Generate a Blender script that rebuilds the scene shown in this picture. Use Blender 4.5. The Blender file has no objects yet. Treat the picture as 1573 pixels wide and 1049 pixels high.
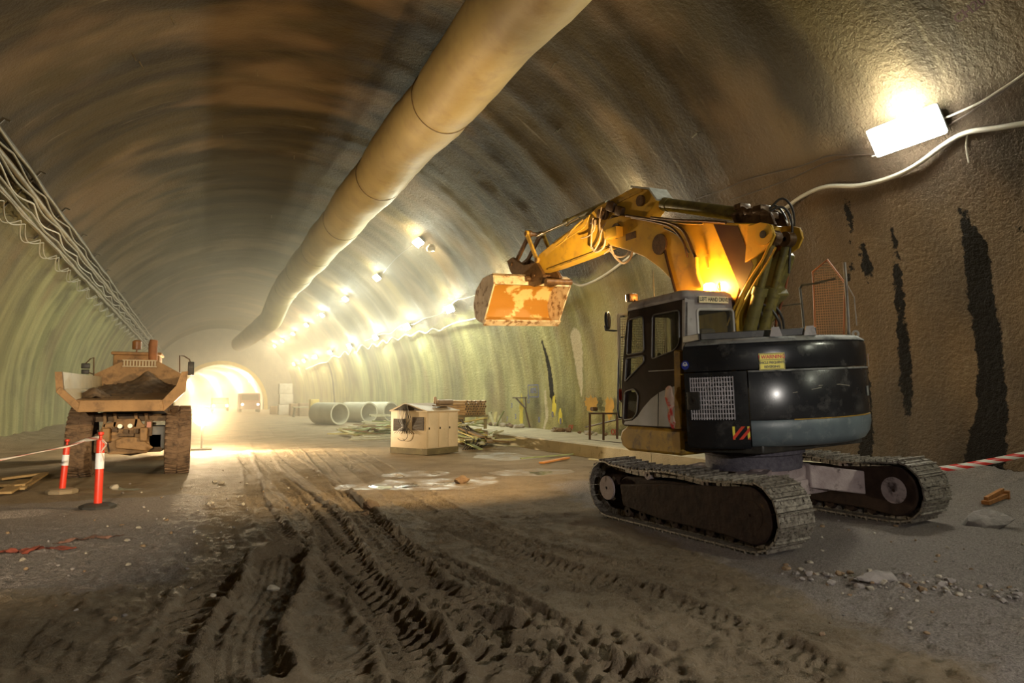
import bpy, bmesh, math, random
import numpy as np
from mathutils import Vector, Matrix, Euler
R = math.radians
rnd = random.Random(7)
scene = bpy.context.scene
COL = scene.collection
# ---------------------------------------------------------------- camera
F = 1052.0; CX, CY = 786.5, 524.5
PITCH = math.atan(86/F); YAW = math.atan(486/F*math.cos(PITCH))
CAM = Vector((0, 0, 1.65))
FWD = Vector((math.sin(YAW)*math.cos(PITCH), math.cos(YAW)*math.cos(PITCH), math.sin(PITCH)))
RGT = Vector((math.cos(YAW), -math.sin(YAW), 0))
UPV = RGT.cross(FWD)
def ray(px, py): return FWD + RGT*((px-CX)/F) + UPV*((CY-py)/F)
def onplane(px, py, P, n):
    d = ray(px, py); n = Vector(n); return CAM + d*((Vector(P)-CAM).dot(n)/d.dot(n))
def onz(px, py, z=0.0): return onplane(px, py, (0, 0, z), (0, 0, 1))
def onx(px, py, x): return onplane(px, py, (x, 0, 0), (1, 0, 0))
def ony(px, py, y): return onplane(px, py, (0, y, 0), (0, 1, 0))
def proj(p):
    d = Vector(p)-CAM; z = d.dot(FWD); return (CX+F*d.dot(RGT)/z, CY-F*d.dot(UPV)/z, z)
cam = bpy.data.cameras.new('camera'); cam.lens = F/1573*36; cam.sensor_width = 36; cam.clip_end = 400
co = bpy.data.objects.new('camera', cam); COL.objects.link(co); co.location = CAM
co.rotation_euler = Matrix((RGT, UPV, -FWD)).transposed().to_euler()
scene.camera = co
# ---------------------------------------------------------------- materials
MATS = {}
def mat(name, c1, c2=None, rough=.6, metal=0, ns=3.0, bump=0, bs=20, c3=None, n3=8.0, t3=(.6, .7), spec=.5, coat=0, rr=0, det=6, pos=(.35, .65)):
    if name in MATS: return MATS[name]
    m = bpy.data.materials.new(name); m.use_nodes = True; nt = m.node_tree; N = nt.nodes; L = nt.links
    b = N['Principled BSDF']; b.inputs['Roughness'].default_value = rough; b.inputs['Metallic'].default_value = metal
    b.inputs['Specular IOR Level'].default_value = spec; b.inputs['Coat Weight'].default_value = coat
    b.inputs['Coat Roughness'].default_value = .15
    c2 = c2 or tuple(x*.75 for x in c1)
    g = N.new('ShaderNodeNewGeometry')
    tx = N.new('ShaderNodeTexNoise'); tx.inputs['Scale'].default_value = ns; tx.inputs['Detail'].default_value = det
    L.new(g.outputs['Position'], tx.inputs['Vector'])
    cr = N.new('ShaderNodeValToRGB'); e = cr.color_ramp.elements
    e[0].position, e[1].position = pos
    e[0].color = (*c1, 1); e[1].color = (*c2, 1); L.new(tx.outputs['Fac'], cr.inputs['Fac'])
    out = cr.outputs['Color']
    if c3:
        t2 = N.new('ShaderNodeTexNoise'); t2.inputs['Scale'].default_value = n3; t2.inputs['Detail'].default_value = 8
        t2.inputs['Roughness'].default_value = .65
        L.new(g.outputs['Position'], t2.inputs['Vector'])
        mr = N.new('ShaderNodeMapRange'); mr.inputs['From Min'].default_value, mr.inputs['From Max'].default_value = t3
        L.new(t2.outputs['Fac'], mr.inputs['Value'])
        mx = N.new('ShaderNodeMix'); mx.data_type = 'RGBA'; mx.inputs[7].default_value = (*c3, 1)
        L.new(mr.outputs['Result'], mx.inputs[0]); L.new(out, mx.inputs[6]); out = mx.outputs[2]
    L.new(out, b.inputs['Base Color'])
    if rr:
        m2 = N.new('ShaderNodeMapRange'); m2.inputs['To Min'].default_value = rough-rr; m2.inputs['To Max'].default_value = min(1, rough+rr)
        L.new(tx.outputs['Fac'], m2.inputs['Value']); L.new(m2.outputs['Result'], b.inputs['Roughness'])
    if bump:
        t3_ = N.new('ShaderNodeTexNoise'); t3_.inputs['Scale'].default_value = bs; t3_.inputs['Detail'].default_value = 8
        L.new(g.outputs['Position'], t3_.inputs['Vector'])
        bp = N.new('ShaderNodeBump'); bp.inputs['Strength'].default_value = 1; bp.inputs['Distance'].default_value = bump
        L.new(t3_.outputs['Fac'], bp.inputs['Height']); L.new(bp.outputs['Normal'], b.inputs['Normal'])
    MATS[name] = m; return m
def emis(name, c, s, base=None):
    if name in MATS: return MATS[name]
    m = bpy.data.materials.new(name); m.use_nodes = True; b = m.node_tree.nodes['Principled BSDF']
    b.inputs['Base Color'].default_value = (*(base or c), 1)
    b.inputs['Emission Color'].default_value = (*c, 1); b.inputs['Emission Strength'].default_value = s
    MATS[name] = m; return m
def glass(name, tint, rough=.02, alpha=.8):
    m = bpy.data.materials.new(name); m.use_nodes = True; nt = m.node_tree; N = nt.nodes; L = nt.links
    N.remove(N['Principled BSDF'])
    t = N.new('ShaderNodeBsdfTransparent'); t.inputs[0].default_value = (*tint, 1)
    gl = N.new('ShaderNodeBsdfGlossy'); gl.inputs['Roughness'].default_value = rough
    lw = N.new('ShaderNodeLayerWeight'); pw = N.new('ShaderNodeMath'); pw.operation = 'POWER'; pw.inputs[1].default_value = 4; L.new(lw.outputs['Facing'], pw.inputs[0])
    fr = N.new('ShaderNodeMath'); fr.operation = 'MULTIPLY_ADD'; fr.inputs[1].default_value = .6; fr.inputs[2].default_value = .03; L.new(pw.outputs[0], fr.inputs[0])
    mx = N.new('ShaderNodeMixShader'); L.new(fr.outputs[0], mx.inputs[0]); L.new(t.outputs[0], mx.inputs[1]); L.new(gl.outputs[0], mx.inputs[2])
    df = N.new('ShaderNodeBsdfDiffuse'); df.inputs[0].default_value = (.5, .45, .38, 1)
    m2 = N.new('ShaderNodeMixShader'); m2.inputs[0].default_value = 1-alpha
    L.new(mx.outputs[0], m2.inputs[1]); L.new(df.outputs[0], m2.inputs[2])
    L.new(m2.outputs[0], N['Material Output'].inputs['Surface']); MATS[name] = m; return m
# ---------------------------------------------------------------- mesh builder
def link(name, me, m, parent=None, loc=None, smooth=35):
    o = bpy.data.objects.new(name, me); COL.objects.link(o)
    if m is not None:
        for mm in (m if isinstance(m, (list, tuple)) else [m]): me.materials.append(mm)
    if smooth is not None and len(me.polygons):
        me.polygons.foreach_set('use_smooth', [True]*len(me.polygons))
        me.set_sharp_from_angle(angle=R(smooth))
    if parent is not None: o.parent = parent
    if loc is not None: o.location = loc
    return o
class MB:
    def __init__(s): s.v = []; s.f = []; s.m = []
    def add(s, v, f, T=None, mi=0):
        k = len(s.v); s.v += [tuple(T @ Vector(p)) if T is not None else tuple(p) for p in v]
        s.f += [tuple(i+k for i in q) for q in f]; s.m += [mi]*len(f); return s
    def box(s, c, d, T=None, rz=0, mi=0, rot=None, bev=0):
        x, y, z = (a/2 for a in d)
        M = Matrix.Translation(c) @ (rot.to_4x4() if rot is not None else Matrix.Rotation(rz, 4, 'Z'))
        if T is not None: M = T @ M
        if bev <= 0:
            v = [(sx*x, sy*y, sz*z) for sx in (-1, 1) for sy in (-1, 1) for sz in (-1, 1)]
            f = [(0, 1, 3, 2), (4, 6, 7, 5), (0, 4, 5, 1), (2, 3, 7, 6), (0, 2, 6, 4), (1, 5, 7, 3)]
        else:
            b = min(bev, x*.9, y*.9, z*.9); bm = bmesh.new(); bmesh.ops.create_cube(bm, size=1)
            for q in bm.verts: q.co = Vector((q.co.x*2*x, q.co.y*2*y, q.co.z*2*z))
            bmesh.ops.bevel(bm, geom=list(bm.edges), offset=b, segments=2, profile=.5, affect='EDGES')
            bm.verts.index_update(); v = [tuple(q.co) for q in bm.verts]; f = [tuple(q.index for q in p.verts) for p in bm.faces]; bm.free()
        return s.add(v, f, M, mi)
    def bar(s, a, b, w, h=None, mi=0, T=None):     # rectangular bar from a to b
        a, b = Vector(a), Vector(b); d = b-a; h = h or w
        q = d.to_track_quat('X', 'Z')
        return s.box((a+b)/2, (d.length, w, h), T=T, rot=q.to_matrix(), mi=mi)
    def tube(s, pts, r, n=8, T=None, mi=0, caps=True, closed=False):
        P = [Vector(p) for p in pts]; k = len(s.v); m = len(P); rs = r if isinstance(r, (list, tuple)) else [r]*m
        up = None; V = []
        for i, p in enumerate(P):
            t = (P[min(i+1, m-1)]-P[max(i-1, 0)]) if not closed else (P[(i+1) % m]-P[i-1])
            if t.length < 1e-9: t = Vector((0, 0, 1))
            t.normalize()
            if up is None: up = Vector((0, 0, 1)) if abs(t.z) < .9 else Vector((1, 0, 0))
            a = t.cross(up)
            if a.length < 1e-6: a = t.orthogonal()
            a.normalize(); b = a.cross(t); up = b
            for j in range(n):
                w = 2*math.pi*j/n; V.append(p + (a*math.cos(w)+b*math.sin(w))*rs[i])
        Fc = []
        for i in range(m if closed else m-1):
            for j in range(n):
                i2 = (i+1) % m
                Fc.append((i*n+j, i*n+(j+1) % n, i2*n+(j+1) % n, i2*n+j))
        if caps and not closed: Fc += [tuple(range(n))[::-1], tuple(range((m-1)*n, m*n))]
        return s.add(V, Fc, T, mi)
    def cyl(s, a, b, r, n=20, r2=None, T=None, mi=0): return s.tube([a, b], [r, r if r2 is None else r2], n, T, mi)
    def lathe(s, prof, o, axis, n=24, T=None, mi=0, x0=None, arc=2*math.pi):   # prof: (radius, distance along axis)
        ax = Vector(axis).normalized(); e1 = ax.orthogonal().normalized() if x0 is None else Vector(x0); e2 = ax.cross(e1); V = []; Fc = []
        for r, h in prof:
            for j in range(n):
                w = 2*math.pi*j/n; V.append(Vector(o)+ax*h+(e1*math.cos(w)+e2*math.sin(w))*r)
        for i in range(len(prof)-1):
            for j in range(n): Fc.append((i*n+j, i*n+(j+1) % n, (i+1)*n+(j+1) % n, (i+1)*n+j))
        return s.add(V, Fc, T, mi)
    def prism(s, pts, d, T=None, mi=0):            # pts: 3d outline, d: extrusion vector
        n = len(pts); d = Vector(d); V = [Vector(p) for p in pts]+[Vector(p)+d for p in pts]
        Fc = [tuple(range(n)), tuple(range(2*n-1, n-1, -1))]+[(i, (i+1) % n, n+(i+1) % n, n+i) for i in range(n)]
        return s.add(V, Fc, T, mi)
    def plate(s, outer, holes, d, T=None, mi=0):   # plate with holes, extruded by d
        bm = bmesh.new(); d = Vector(d); loops = [outer]+list(holes); ed = []; vl = []
        for lp in loops:
            vs = [bm.verts.new(Vector(p)) for p in lp]; vl.append(vs)
            ed += [bm.edges.new((vs[i], vs[(i+1) % len(vs)])) for i in range(len(vs))]
        bmesh.ops.triangle_fill(bm, use_beauty=True, use_dissolve=False, edges=ed)
        bm.verts.index_update(); n = len(bm.verts)
        V = [v.co.copy() for v in bm.verts]; Fc = [tuple(v.index for v in f.verts) for f in bm.faces]
        V2 = V+[v+d for v in V]; F2 = Fc+[tuple(i+n for i in f)[::-1] for f in Fc]
        for vs in vl:
            ix = [v.index for v in vs]; F2 += [(ix[i], ix[(i+1) % len(ix)], ix[(i+1) % len(ix)]+n, ix[i]+n) for i in range(len(ix))]
        bm.free(); return s.add(V2, F2, T, mi)
    def build(s, name, m, parent=None, smooth=35, loc=None, fix=True, bevel=0):
        me = bpy.data.meshes.new(name); me.from_pydata(s.v, [], s.f)
        me.polygons.foreach_set('material_index', s.m)
        if fix:
            bm = bmesh.new(); bm.from_mesh(me); bmesh.ops.recalc_face_normals(bm, faces=bm.faces); bm.to_mesh(me); bm.free()
        me.update(); o = link(name, me, m, parent, loc, smooth)
        if bevel:
            md = o.modifiers.new('edge', 'BEVEL'); md.width = bevel; md.segments = 2; md.limit_method = 'ANGLE'; md.angle_limit = R(40)
        return o
def tag(o, label=None, cat=None, group=None, kind=None):
    if label: o['label'] = label
    if cat: o['category'] = cat
    if group: o['group'] = group
    if kind: o['kind'] = kind
    return o
def empty(name, loc=(0, 0, 0), rz=0, label=None, cat=None, group=None, M=None):
    o = bpy.data.objects.new(name, None); COL.objects.link(o); o.empty_display_size = .3
    if M is not None: o.matrix_world = M
    else: o.location = loc; o.rotation_euler = (0, 0, rz)
    return tag(o, label, cat, group)
def copy_tree(o, parent=None):
    c = o.copy(); COL.objects.link(c); c.parent = parent
    for ch in list(o.children): copy_tree(ch, c)
    return c
def text_mesh(name, body, size, m, parent, M, depth=.001, align='CENTER', squeeze=1.0, bold=0):
    cu = bpy.data.curves.new(name, 'FONT'); cu.body = body; cu.size = size; cu.extrude = depth; cu.align_x = align; cu.align_y = 'CENTER'; cu.offset = bold
    t = bpy.data.objects.new(name, cu); COL.objects.link(t)
    dg = bpy.context.evaluated_depsgraph_get(); me = bpy.data.meshes.new_from_object(t.evaluated_get(dg))
    bpy.data.objects.remove(t); me.transform(Matrix.Scale(squeeze, 4, (1, 0, 0)))
    me.materials.clear(); o = link(name, me, m, parent, smooth=None); o.matrix_local = M; return o
# ---------------------------------------------------------------- numpy noise
def vnoise(x, y, seed=0):
    rs = np.random.RandomState(seed); T = rs.rand(256, 256)
    xi = np.floor(x).astype(int); yi = np.floor(y).astype(int); fx = x-xi; fy = y-yi
    fx = fx*fx*(3-2*fx); fy = fy*fy*(3-2*fy)
    g = lambda a, b: T[a & 255, b & 255]
    return (g(xi, yi)*(1-fx)+g(xi+1, yi)*fx)*(1-fy)+(g(xi, yi+1)*(1-fx)+g(xi+1, yi+1)*fx)*fy
def fbm(x, y, o=5, seed=0, gain=.5):
    a = 1; s = 0; t = 0
    for i in range(o): s += a*vnoise(x*2**i+13.7*i, y*2**i+7.3*i, seed+i); t += a; a *= gain
    return s/t*2-1
def sstep(a, b, x):
    t = np.clip((x-a)/(b-a), 0, 1); return t*t*(3-2*t)
def grid_mesh(name, P, nx, ny, m, attrs=None, smooth=True, uv=None):
    me = bpy.data.meshes.new(name); idx = np.arange(nx*ny).reshape(ny, nx)
    q = np.stack([idx[:-1, :-1], idx[:-1, 1:], idx[1:, 1:], idx[1:, :-1]], -1).reshape(-1, 4)
    me.vertices.add(nx*ny); me.vertices.foreach_set('co', P.reshape(-1).astype(np.float32))
    me.loops.add(q.size); me.loops.foreach_set('vertex_index', q.reshape(-1).astype(np.int32))
    me.polygons.add(len(q)); me.polygons.foreach_set('loop_start', np.arange(0, q.size, 4, dtype=np.int32))
    me.polygons.foreach_set('loop_total', np.full(len(q), 4, dtype=np.int32))
    me.update(calc_edges=True)
    for k, a in (attrs or {}).items():
        at = me.attributes.new(k, 'FLOAT', 'POINT'); at.data.foreach_set('value', a.reshape(-1).astype(np.float32))
    me.polygons.foreach_set('use_smooth', [smooth]*len(q))
    me.materials.append(m); o = bpy.data.objects.new(name, me); COL.objects.link(o); return o
# ---------------------------------------------------------------- tunnel cross-section
TX, TZ, TR = 3.1, 1.5, 9.5
TEND = 101.0
def arch(s):   # s in 0..1 left base to right base -> (x, z, nx, nz) with the normal pointing inwards
    Lv = TZ+.4; La = math.pi*TR; tot = 2*Lv+La; d = s*tot
    d = np.asarray(d); a = np.clip((d-Lv)/TR, 0, math.pi)
    x = TX-TR*np.cos(a); z = TZ+TR*np.sin(a)
    z = np.where(d < Lv, d-.4, np.where(d > Lv+La, TZ-(d-Lv-La), z))
    return x, z, np.cos(a), -np.sin(a)
def wall_pt(px, py, off=0.0):     # where the view ray of a pixel meets the shell
    d = ray(px, py); lo = 1.0
    for i in range(1, 4000):
        p = CAM+d*(i*.05)
        hw = TR if p.z < TZ else math.sqrt(max(0, TR*TR-(p.z-TZ)**2))
        if abs(p.x-TX) > hw-off: return p
    return p
# ---------------------------------------------------------------- shell material
def shell_mat(name, cl, cd, streak=1.0, zones=None):
    m = bpy.data.materials.new(name); m.use_nodes = True; nt = m.node_tree; N = nt.nodes; L = nt.links
    b = N['Principled BSDF']; b.inputs['Roughness'].default_value = .62; b.inputs['Specular IOR Level'].default_value = .18
    g = N.new('ShaderNodeNewGeometry'); sx = N.new('ShaderNodeSeparateXYZ'); L.new(g.outputs['Position'], sx.inputs[0])
    a = N.new('ShaderNodeAttribute'); a.attribute_name = 'arc'
    def comb(sy, sa):
        c = N.new('ShaderNodeCombineXYZ')
        for src, k, sc in ((sx.outputs['Y'], 0, sy), (a.outputs['Fac'], 1, sa)):
            mm = N.new('ShaderNodeMath'); mm.operation = 'MULTIPLY'; mm.inputs[1].default_value = sc; L.new(src, mm.inputs[0]); L.new(mm.outputs[0], c.inputs[k])
        return c.outputs[0]
    def noise(vec, sc, det=6, rg=.55):
        t = N.new('ShaderNodeTexNoise'); t.inputs['Scale'].default_value = sc; t.inputs['Detail'].default_value = det; t.inputs['Roughness'].default_value = rg
        L.new(vec, t.inputs['Vector']); return t.outputs['Fac']
    def mixc(f, c0, c1):
        x = N.new('ShaderNodeMix'); x.data_type = 'RGBA'; L.new(f, x.inputs[0])
        for s, c in ((6, c0), (7, c1)):
            if isinstance(c, tuple): x.inputs[s].default_value = (*c, 1)
            else: L.new(c, x.inputs[s])
        return x.outputs[2]
    def rng(f, a0, a1, b0=0., b1=1.):
        r = N.new('ShaderNodeMapRange'); r.inputs[1].default_value = a0; r.inputs[2].default_value = a1; r.inputs[3].default_value = b0; r.inputs[4].default_value = b1
        r.interpolation_type = 'SMOOTHSTEP'; L.new(f, r.inputs[0]); return r.outputs[0]
    st = noise(comb(.9, .13), 1.0, 5)         # tall drips down the wall
    st2 = noise(comb(3.5, .35), 1.0, 5)
    pat = noise(g.outputs['Position'], .45, 5)
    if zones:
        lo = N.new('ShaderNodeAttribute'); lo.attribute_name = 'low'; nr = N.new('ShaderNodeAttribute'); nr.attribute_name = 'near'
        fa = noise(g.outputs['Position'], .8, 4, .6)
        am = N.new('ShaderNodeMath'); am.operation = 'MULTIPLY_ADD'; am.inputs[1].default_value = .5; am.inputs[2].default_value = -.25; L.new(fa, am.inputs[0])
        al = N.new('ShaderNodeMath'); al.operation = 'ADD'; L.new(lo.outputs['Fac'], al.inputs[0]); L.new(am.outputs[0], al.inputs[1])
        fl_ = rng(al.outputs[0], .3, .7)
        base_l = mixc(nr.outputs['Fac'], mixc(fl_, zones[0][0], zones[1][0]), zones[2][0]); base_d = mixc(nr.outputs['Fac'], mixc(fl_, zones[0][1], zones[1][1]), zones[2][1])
        c = mixc(rng(st, .38, .62), base_l, base_d)
    else: c = mixc(rng(st, .38, .62), cl, cd)
    c = mixc(rng(st2, .52, .8, 0, .35*streak), c, tuple(x*.45 for x in cd))
    c = mixc(rng(pat, .5, .72, 0, .55), c, tuple(x*.5 for x in cd))
    st3 = noise(comb(2.2, .22), 1.7, 4)
    c = mixc(rng(st3, .62, .78, 0, .3*streak), c, tuple(min(1, x*1.5) for x in cl))
    # brown tint patches of seepage
    pb = noise(comb(.25, .12), 1.3, 3)
    c = mixc(rng(pb, .48, .66, 0, .55), c, (cl[0]*.9, cl[1]*.68, cl[2]*.5))
    w = N.new('ShaderNodeAttribute'); w.attribute_name = 'wet'
    fine = noise(g.outputs['Position'], 5.0, 6, .7)
    ad = N.new('ShaderNodeMath'); ad.operation = 'MULTIPLY_ADD'; ad.inputs[1].default_value = .7; ad.inputs[2].default_value = -.35; L.new(fine, ad.inputs[0])
    sm = N.new('ShaderNodeMath'); sm.operation = 'ADD'; L.new(w.outputs['Fac'], sm.inputs[0]); L.new(ad.outputs[0], sm.inputs[1])
    wet = rng(sm.outputs[0], .47, .53)
    c = mixc(wet, c, (.010, .007, .005))
    p = N.new('ShaderNodeAttribute'); p.attribute_name = 'pale'
    s2 = N.new('ShaderNodeMath'); s2.operation = 'ADD'; L.new(p.outputs['Fac'], s2.inputs[0]); L.new(ad.outputs[0], s2.inputs[1])
    c = mixc(rng(s2.outputs[0], .4, .6), c, (.62, .56, .40))
    L.new(c, b.inputs['Base Color'])
    L.new(rng(wet, 0, 1, .72, .8), b.inputs['Roughness'])
    n1 = noise(g.outputs['Position'], 11.0, 4, .6); n2 = noise(g.outputs['Position'], 34.0, 3, .6)
    mm = N.new('ShaderNodeMath'); mm.operation = 'MULTIPLY_ADD'; mm.inputs[1].default_value = .35; L.new(n2, mm.inputs[0]); L.new(n1, mm.inputs[2])
    bp = N.new('ShaderNodeBump'); bp.inputs['Strength'].default_value = 1; bp.inputs['Distance'].default_value = .045
    L.new(mm.outputs[0], bp.inputs['Height']); L.new(bp.outputs['Normal'], b.inputs['Normal'])
    return m
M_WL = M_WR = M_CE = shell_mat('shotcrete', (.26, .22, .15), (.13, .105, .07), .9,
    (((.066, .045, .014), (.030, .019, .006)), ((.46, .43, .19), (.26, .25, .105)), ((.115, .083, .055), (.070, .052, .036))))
ys = [-9.0]
while ys[-1] < TEND: ys.append(ys[-1]+(.13 if ys[-1] < 26 else .13+.012*(ys[-1]-26)))
ys = np.array(ys); ys[-1] = TEND
LTOT = 3.8+math.pi*TR
def shell(name, s0, s1, m, n):
    s = np.linspace(s0, s1, n); S, Y = np.meshgrid(s, ys)
    x, z, nx, nz = arch(S); arc = S*LTOT
    und = .10*fbm(Y*.35, arc*.22, 4, 3)+.035*fbm(Y*.9+9, arc*.10, 3, 9)+.02*fbm(Y*2.2, arc*1.6, 4, 21)
    ring = .05*np.exp(-((((Y+3.2) % 6.1)-3.05)/.35)**2)*(.6+.8*fbm(arc*.4, Y*.05, 3, 5))
    off = und-.04+ring
    P = np.stack([x+nx*off, Y, z+nz*off], -1)
    wet = np.zeros_like(x)-.0; pale = np.zeros_like(x)
    def strip(pl, ws, A):            # signed distance to a polyline given in (y, z)
        best = np.full_like(x, -9.)
        for (p, q, w0, w1) in zip(pl[:-1], pl[1:], ws[:-1], ws[1:]):
            dy, dz = q[0]-p[0], q[1]-p[1]; t = np.clip(((Y-p[0])*dy+(z-p[1])*dz)/(dy*dy+dz*dz+1e-9), 0, 1)
            dd = np.hypot((Y-p[0]-dy*t), (z-p[1]-dz*t)); best = np.maximum(best, (w0+(w1-w0)*t)-dd)
        np.maximum(A, np.clip(.5+best*2.2, 0, 1), out=A)
    if name == 'wall_right' or name == 'ceiling':
        for pts, ws, A in STAINS:
            pl = [(q.y, q.z) for q in (wall_pt(*p) for p in pts)]
            wm = []
            for p, w in zip(pts, ws):
                a_, b_ = wall_pt(p[0]-w/2, p[1]), wall_pt(p[0]+w/2, p[1]); wm.append(max(.02, abs(a_.y-b_.y)/2))
            msk = np.zeros_like(x); strip(pl, wm, msk); msk = np.where(x > TX, msk, 0)
            np.maximum(wet if A == 'w' else pale, msk, out=wet if A == 'w' else pale)
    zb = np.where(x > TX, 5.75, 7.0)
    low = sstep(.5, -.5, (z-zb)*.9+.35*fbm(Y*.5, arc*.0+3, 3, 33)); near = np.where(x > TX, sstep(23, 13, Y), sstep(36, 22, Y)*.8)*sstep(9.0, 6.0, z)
    o = grid_mesh(name, P, len(s), len(ys), m, {'arc': arc, 'wet': wet, 'pale': pale, 'low': low, 'near': near})
    return tag(o, kind='structure')
STAINS = [([(1480, 322), (1497, 380), (1508, 470), (1520, 560), (1522, 640), (1512, 700), (1508, 770)], [8, 34, 44, 40, 52, 62, 70], 'w'),
          ([(1371, 352), (1380, 430), (1388, 520), (1393, 600), (1394, 655)], [5, 14, 16, 20, 3], 'w'),
          ([(1325, 378), (1332, 412), (1337, 436)], [8, 18, 4], 'w'), ([(1303, 308), (1306, 340), (1309, 360)], [10, 9, 2], 'w'),
          ([(1308, 370), (1309, 415), (1300, 445)], [3, 7, 4], 'w'), ([(1330, 560), (1328, 640), (1325, 700)], [5, 18, 22], 'w'),
          ([(1565, 350), (1568, 372)], [6, 8], 'w'), ([(830, 515), (842, 560), (848, 605), (851, 618)], [1, 5, 7, 6], 'w'),
          ([(505, 560), (512, 600), (516, 640)], [2, 2.5, 2.5], 'w'),
          ([(884, 520), (890, 575), (893, 605)], [16, 9, 2], 'p'), ([(837, 600), (841, 640), (836, 660)], [2, 4, 3], 'p')]
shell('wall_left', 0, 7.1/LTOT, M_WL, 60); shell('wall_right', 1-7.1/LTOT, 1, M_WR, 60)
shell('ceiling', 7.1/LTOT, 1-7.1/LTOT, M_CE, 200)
# back of the tunnel behind the camera stays open to the dark; end wall with the smaller bore
PX, PZ, PR = 3.1, .6, 5.5
m_end = mat('end_wall_grey', (.32, .27, .2), (.22, .19, .15), rough=.8, ns=1.2, bump=.03, bs=6)
mb = MB(); n = 48; V = []
for i in range(n+1):
    a = math.pi*i/n; V.append((TX-(TR+.3)*math.cos(a), TEND, TZ+(TR+.3)*math.sin(a))); V.append((PX-PR*math.cos(a), TEND, PZ+PR*math.sin(a)))
mb.add(V, [(2*i, 2*i+1, 2*i+3, 2*i+2) for i in range(n)])
mb.box((TX-TR+1.8, TEND, .2), (4.4, .05, 3.4)); mb.box((TX+TR-1.8, TEND, .2), (4.6, .05, 3.4))
tag(mb.build('wall_end', m_end, fix=False), kind='structure')
# smaller bore beyond, curving to the left
mb = MB(); n = 40; K = 46; V = []
def bore(t): return (PX-.0035*t*t, TEND+t)
for k in range(K+1):
    t = k*2.4; cx, cy = bore(t); dx = -.007*t
    for i in range(n+1):
        a = math.pi*i/n; rr = PR+.05*math.sin(k*2.1)
        V.append((cx-rr*math.cos(a), cy-rr*math.cos(a)*dx*-1*-1, PZ-.6+ (rr*math.sin(a) + .6 if 0 < i < n else 0)))
mb.add(V, [(k*(n+1)+i, k*(n+1)+i+1, (k+1)*(n+1)+i+1, (k+1)*(n+1)+i) for k in range(K) for i in range(n)])
tag(mb.build('wall_bore', mat('bore_lining', (.55, .5, .38), (.4, .36, .28), rough=.7, ns=.8, bump=.03, bs=4), fix=False, smooth=60), kind='structure')
mb = MB(); n = 40
prof = [(PR+.02, 0), (PR+.5, 0), (PR+.5, -.45), (PR+.02, -.45)]
V = []
for i in range(n+1):
    a = math.pi*i/n
    for r_, h in prof: V.append((PX-r_*math.cos(a), TEND+h, PZ-.6+r_*math.sin(a)+.6*min(1, 6*math.sin(a))))
mb.add(V, [(4*i+j, 4*i+(j+1) % 4, 4*i+4+(j+1) % 4, 4*i+4+j) for i in range(n) for j in range(4)])
tag(mb.build('portal_arch', mat('yellow_paint_far', (.75, .5, .06), (.6, .4, .05), rough=.5), smooth=40), 'yellow steel arch ring around the mouth of the smaller tunnel', 'arch')
# ---------------------------------------------------------------- floor
EXC_H = R(3.4)          # the machine is turned a little to the left of the tunnel axis
EC = Vector((6.89, 7.12, 0))
ROLL, NOSE = R(2.46), 0.0
EXM = Matrix.Translation((EC.x, EC.y, .029)) @ Matrix.Rotation(-ROLL, 4, 'Y') @ Matrix.Rotation(NOSE, 4, 'X')
xs = np.concatenate([np.arange(-7.2, -4, .06), np.arange(-4, 8.6, .026), np.arange(8.6, 14.4, .07)])
yy = [-4.0]
while yy[-1] < 215:
    y_ = yy[-1]; yy.append(y_+(.09 if y_ < 1.5 else .025 if y_ < 9.5 else .025+.010*(y_-9.5)))
yy = np.array(yy); X, Y = np.meshgrid(xs, yy)
H = .05*fbm(X*.25, Y*.2, 4, 40)+.022*fbm(X*1.6, Y*1.4, 5, 50)+.012*fbm(X*7, Y*7, 4, 60)*sstep(30, 8, Y)
H += .030*np.maximum(0, fbm(X*12, Y*12, 3, 65)-.10)*sstep(16, 6, Y)*2+.008*fbm(X*22, Y*22, 3, 66)*sstep(16, 8, Y)
wetm = np.zeros_like(X)
fade = sstep(60, 25, Y)
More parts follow.
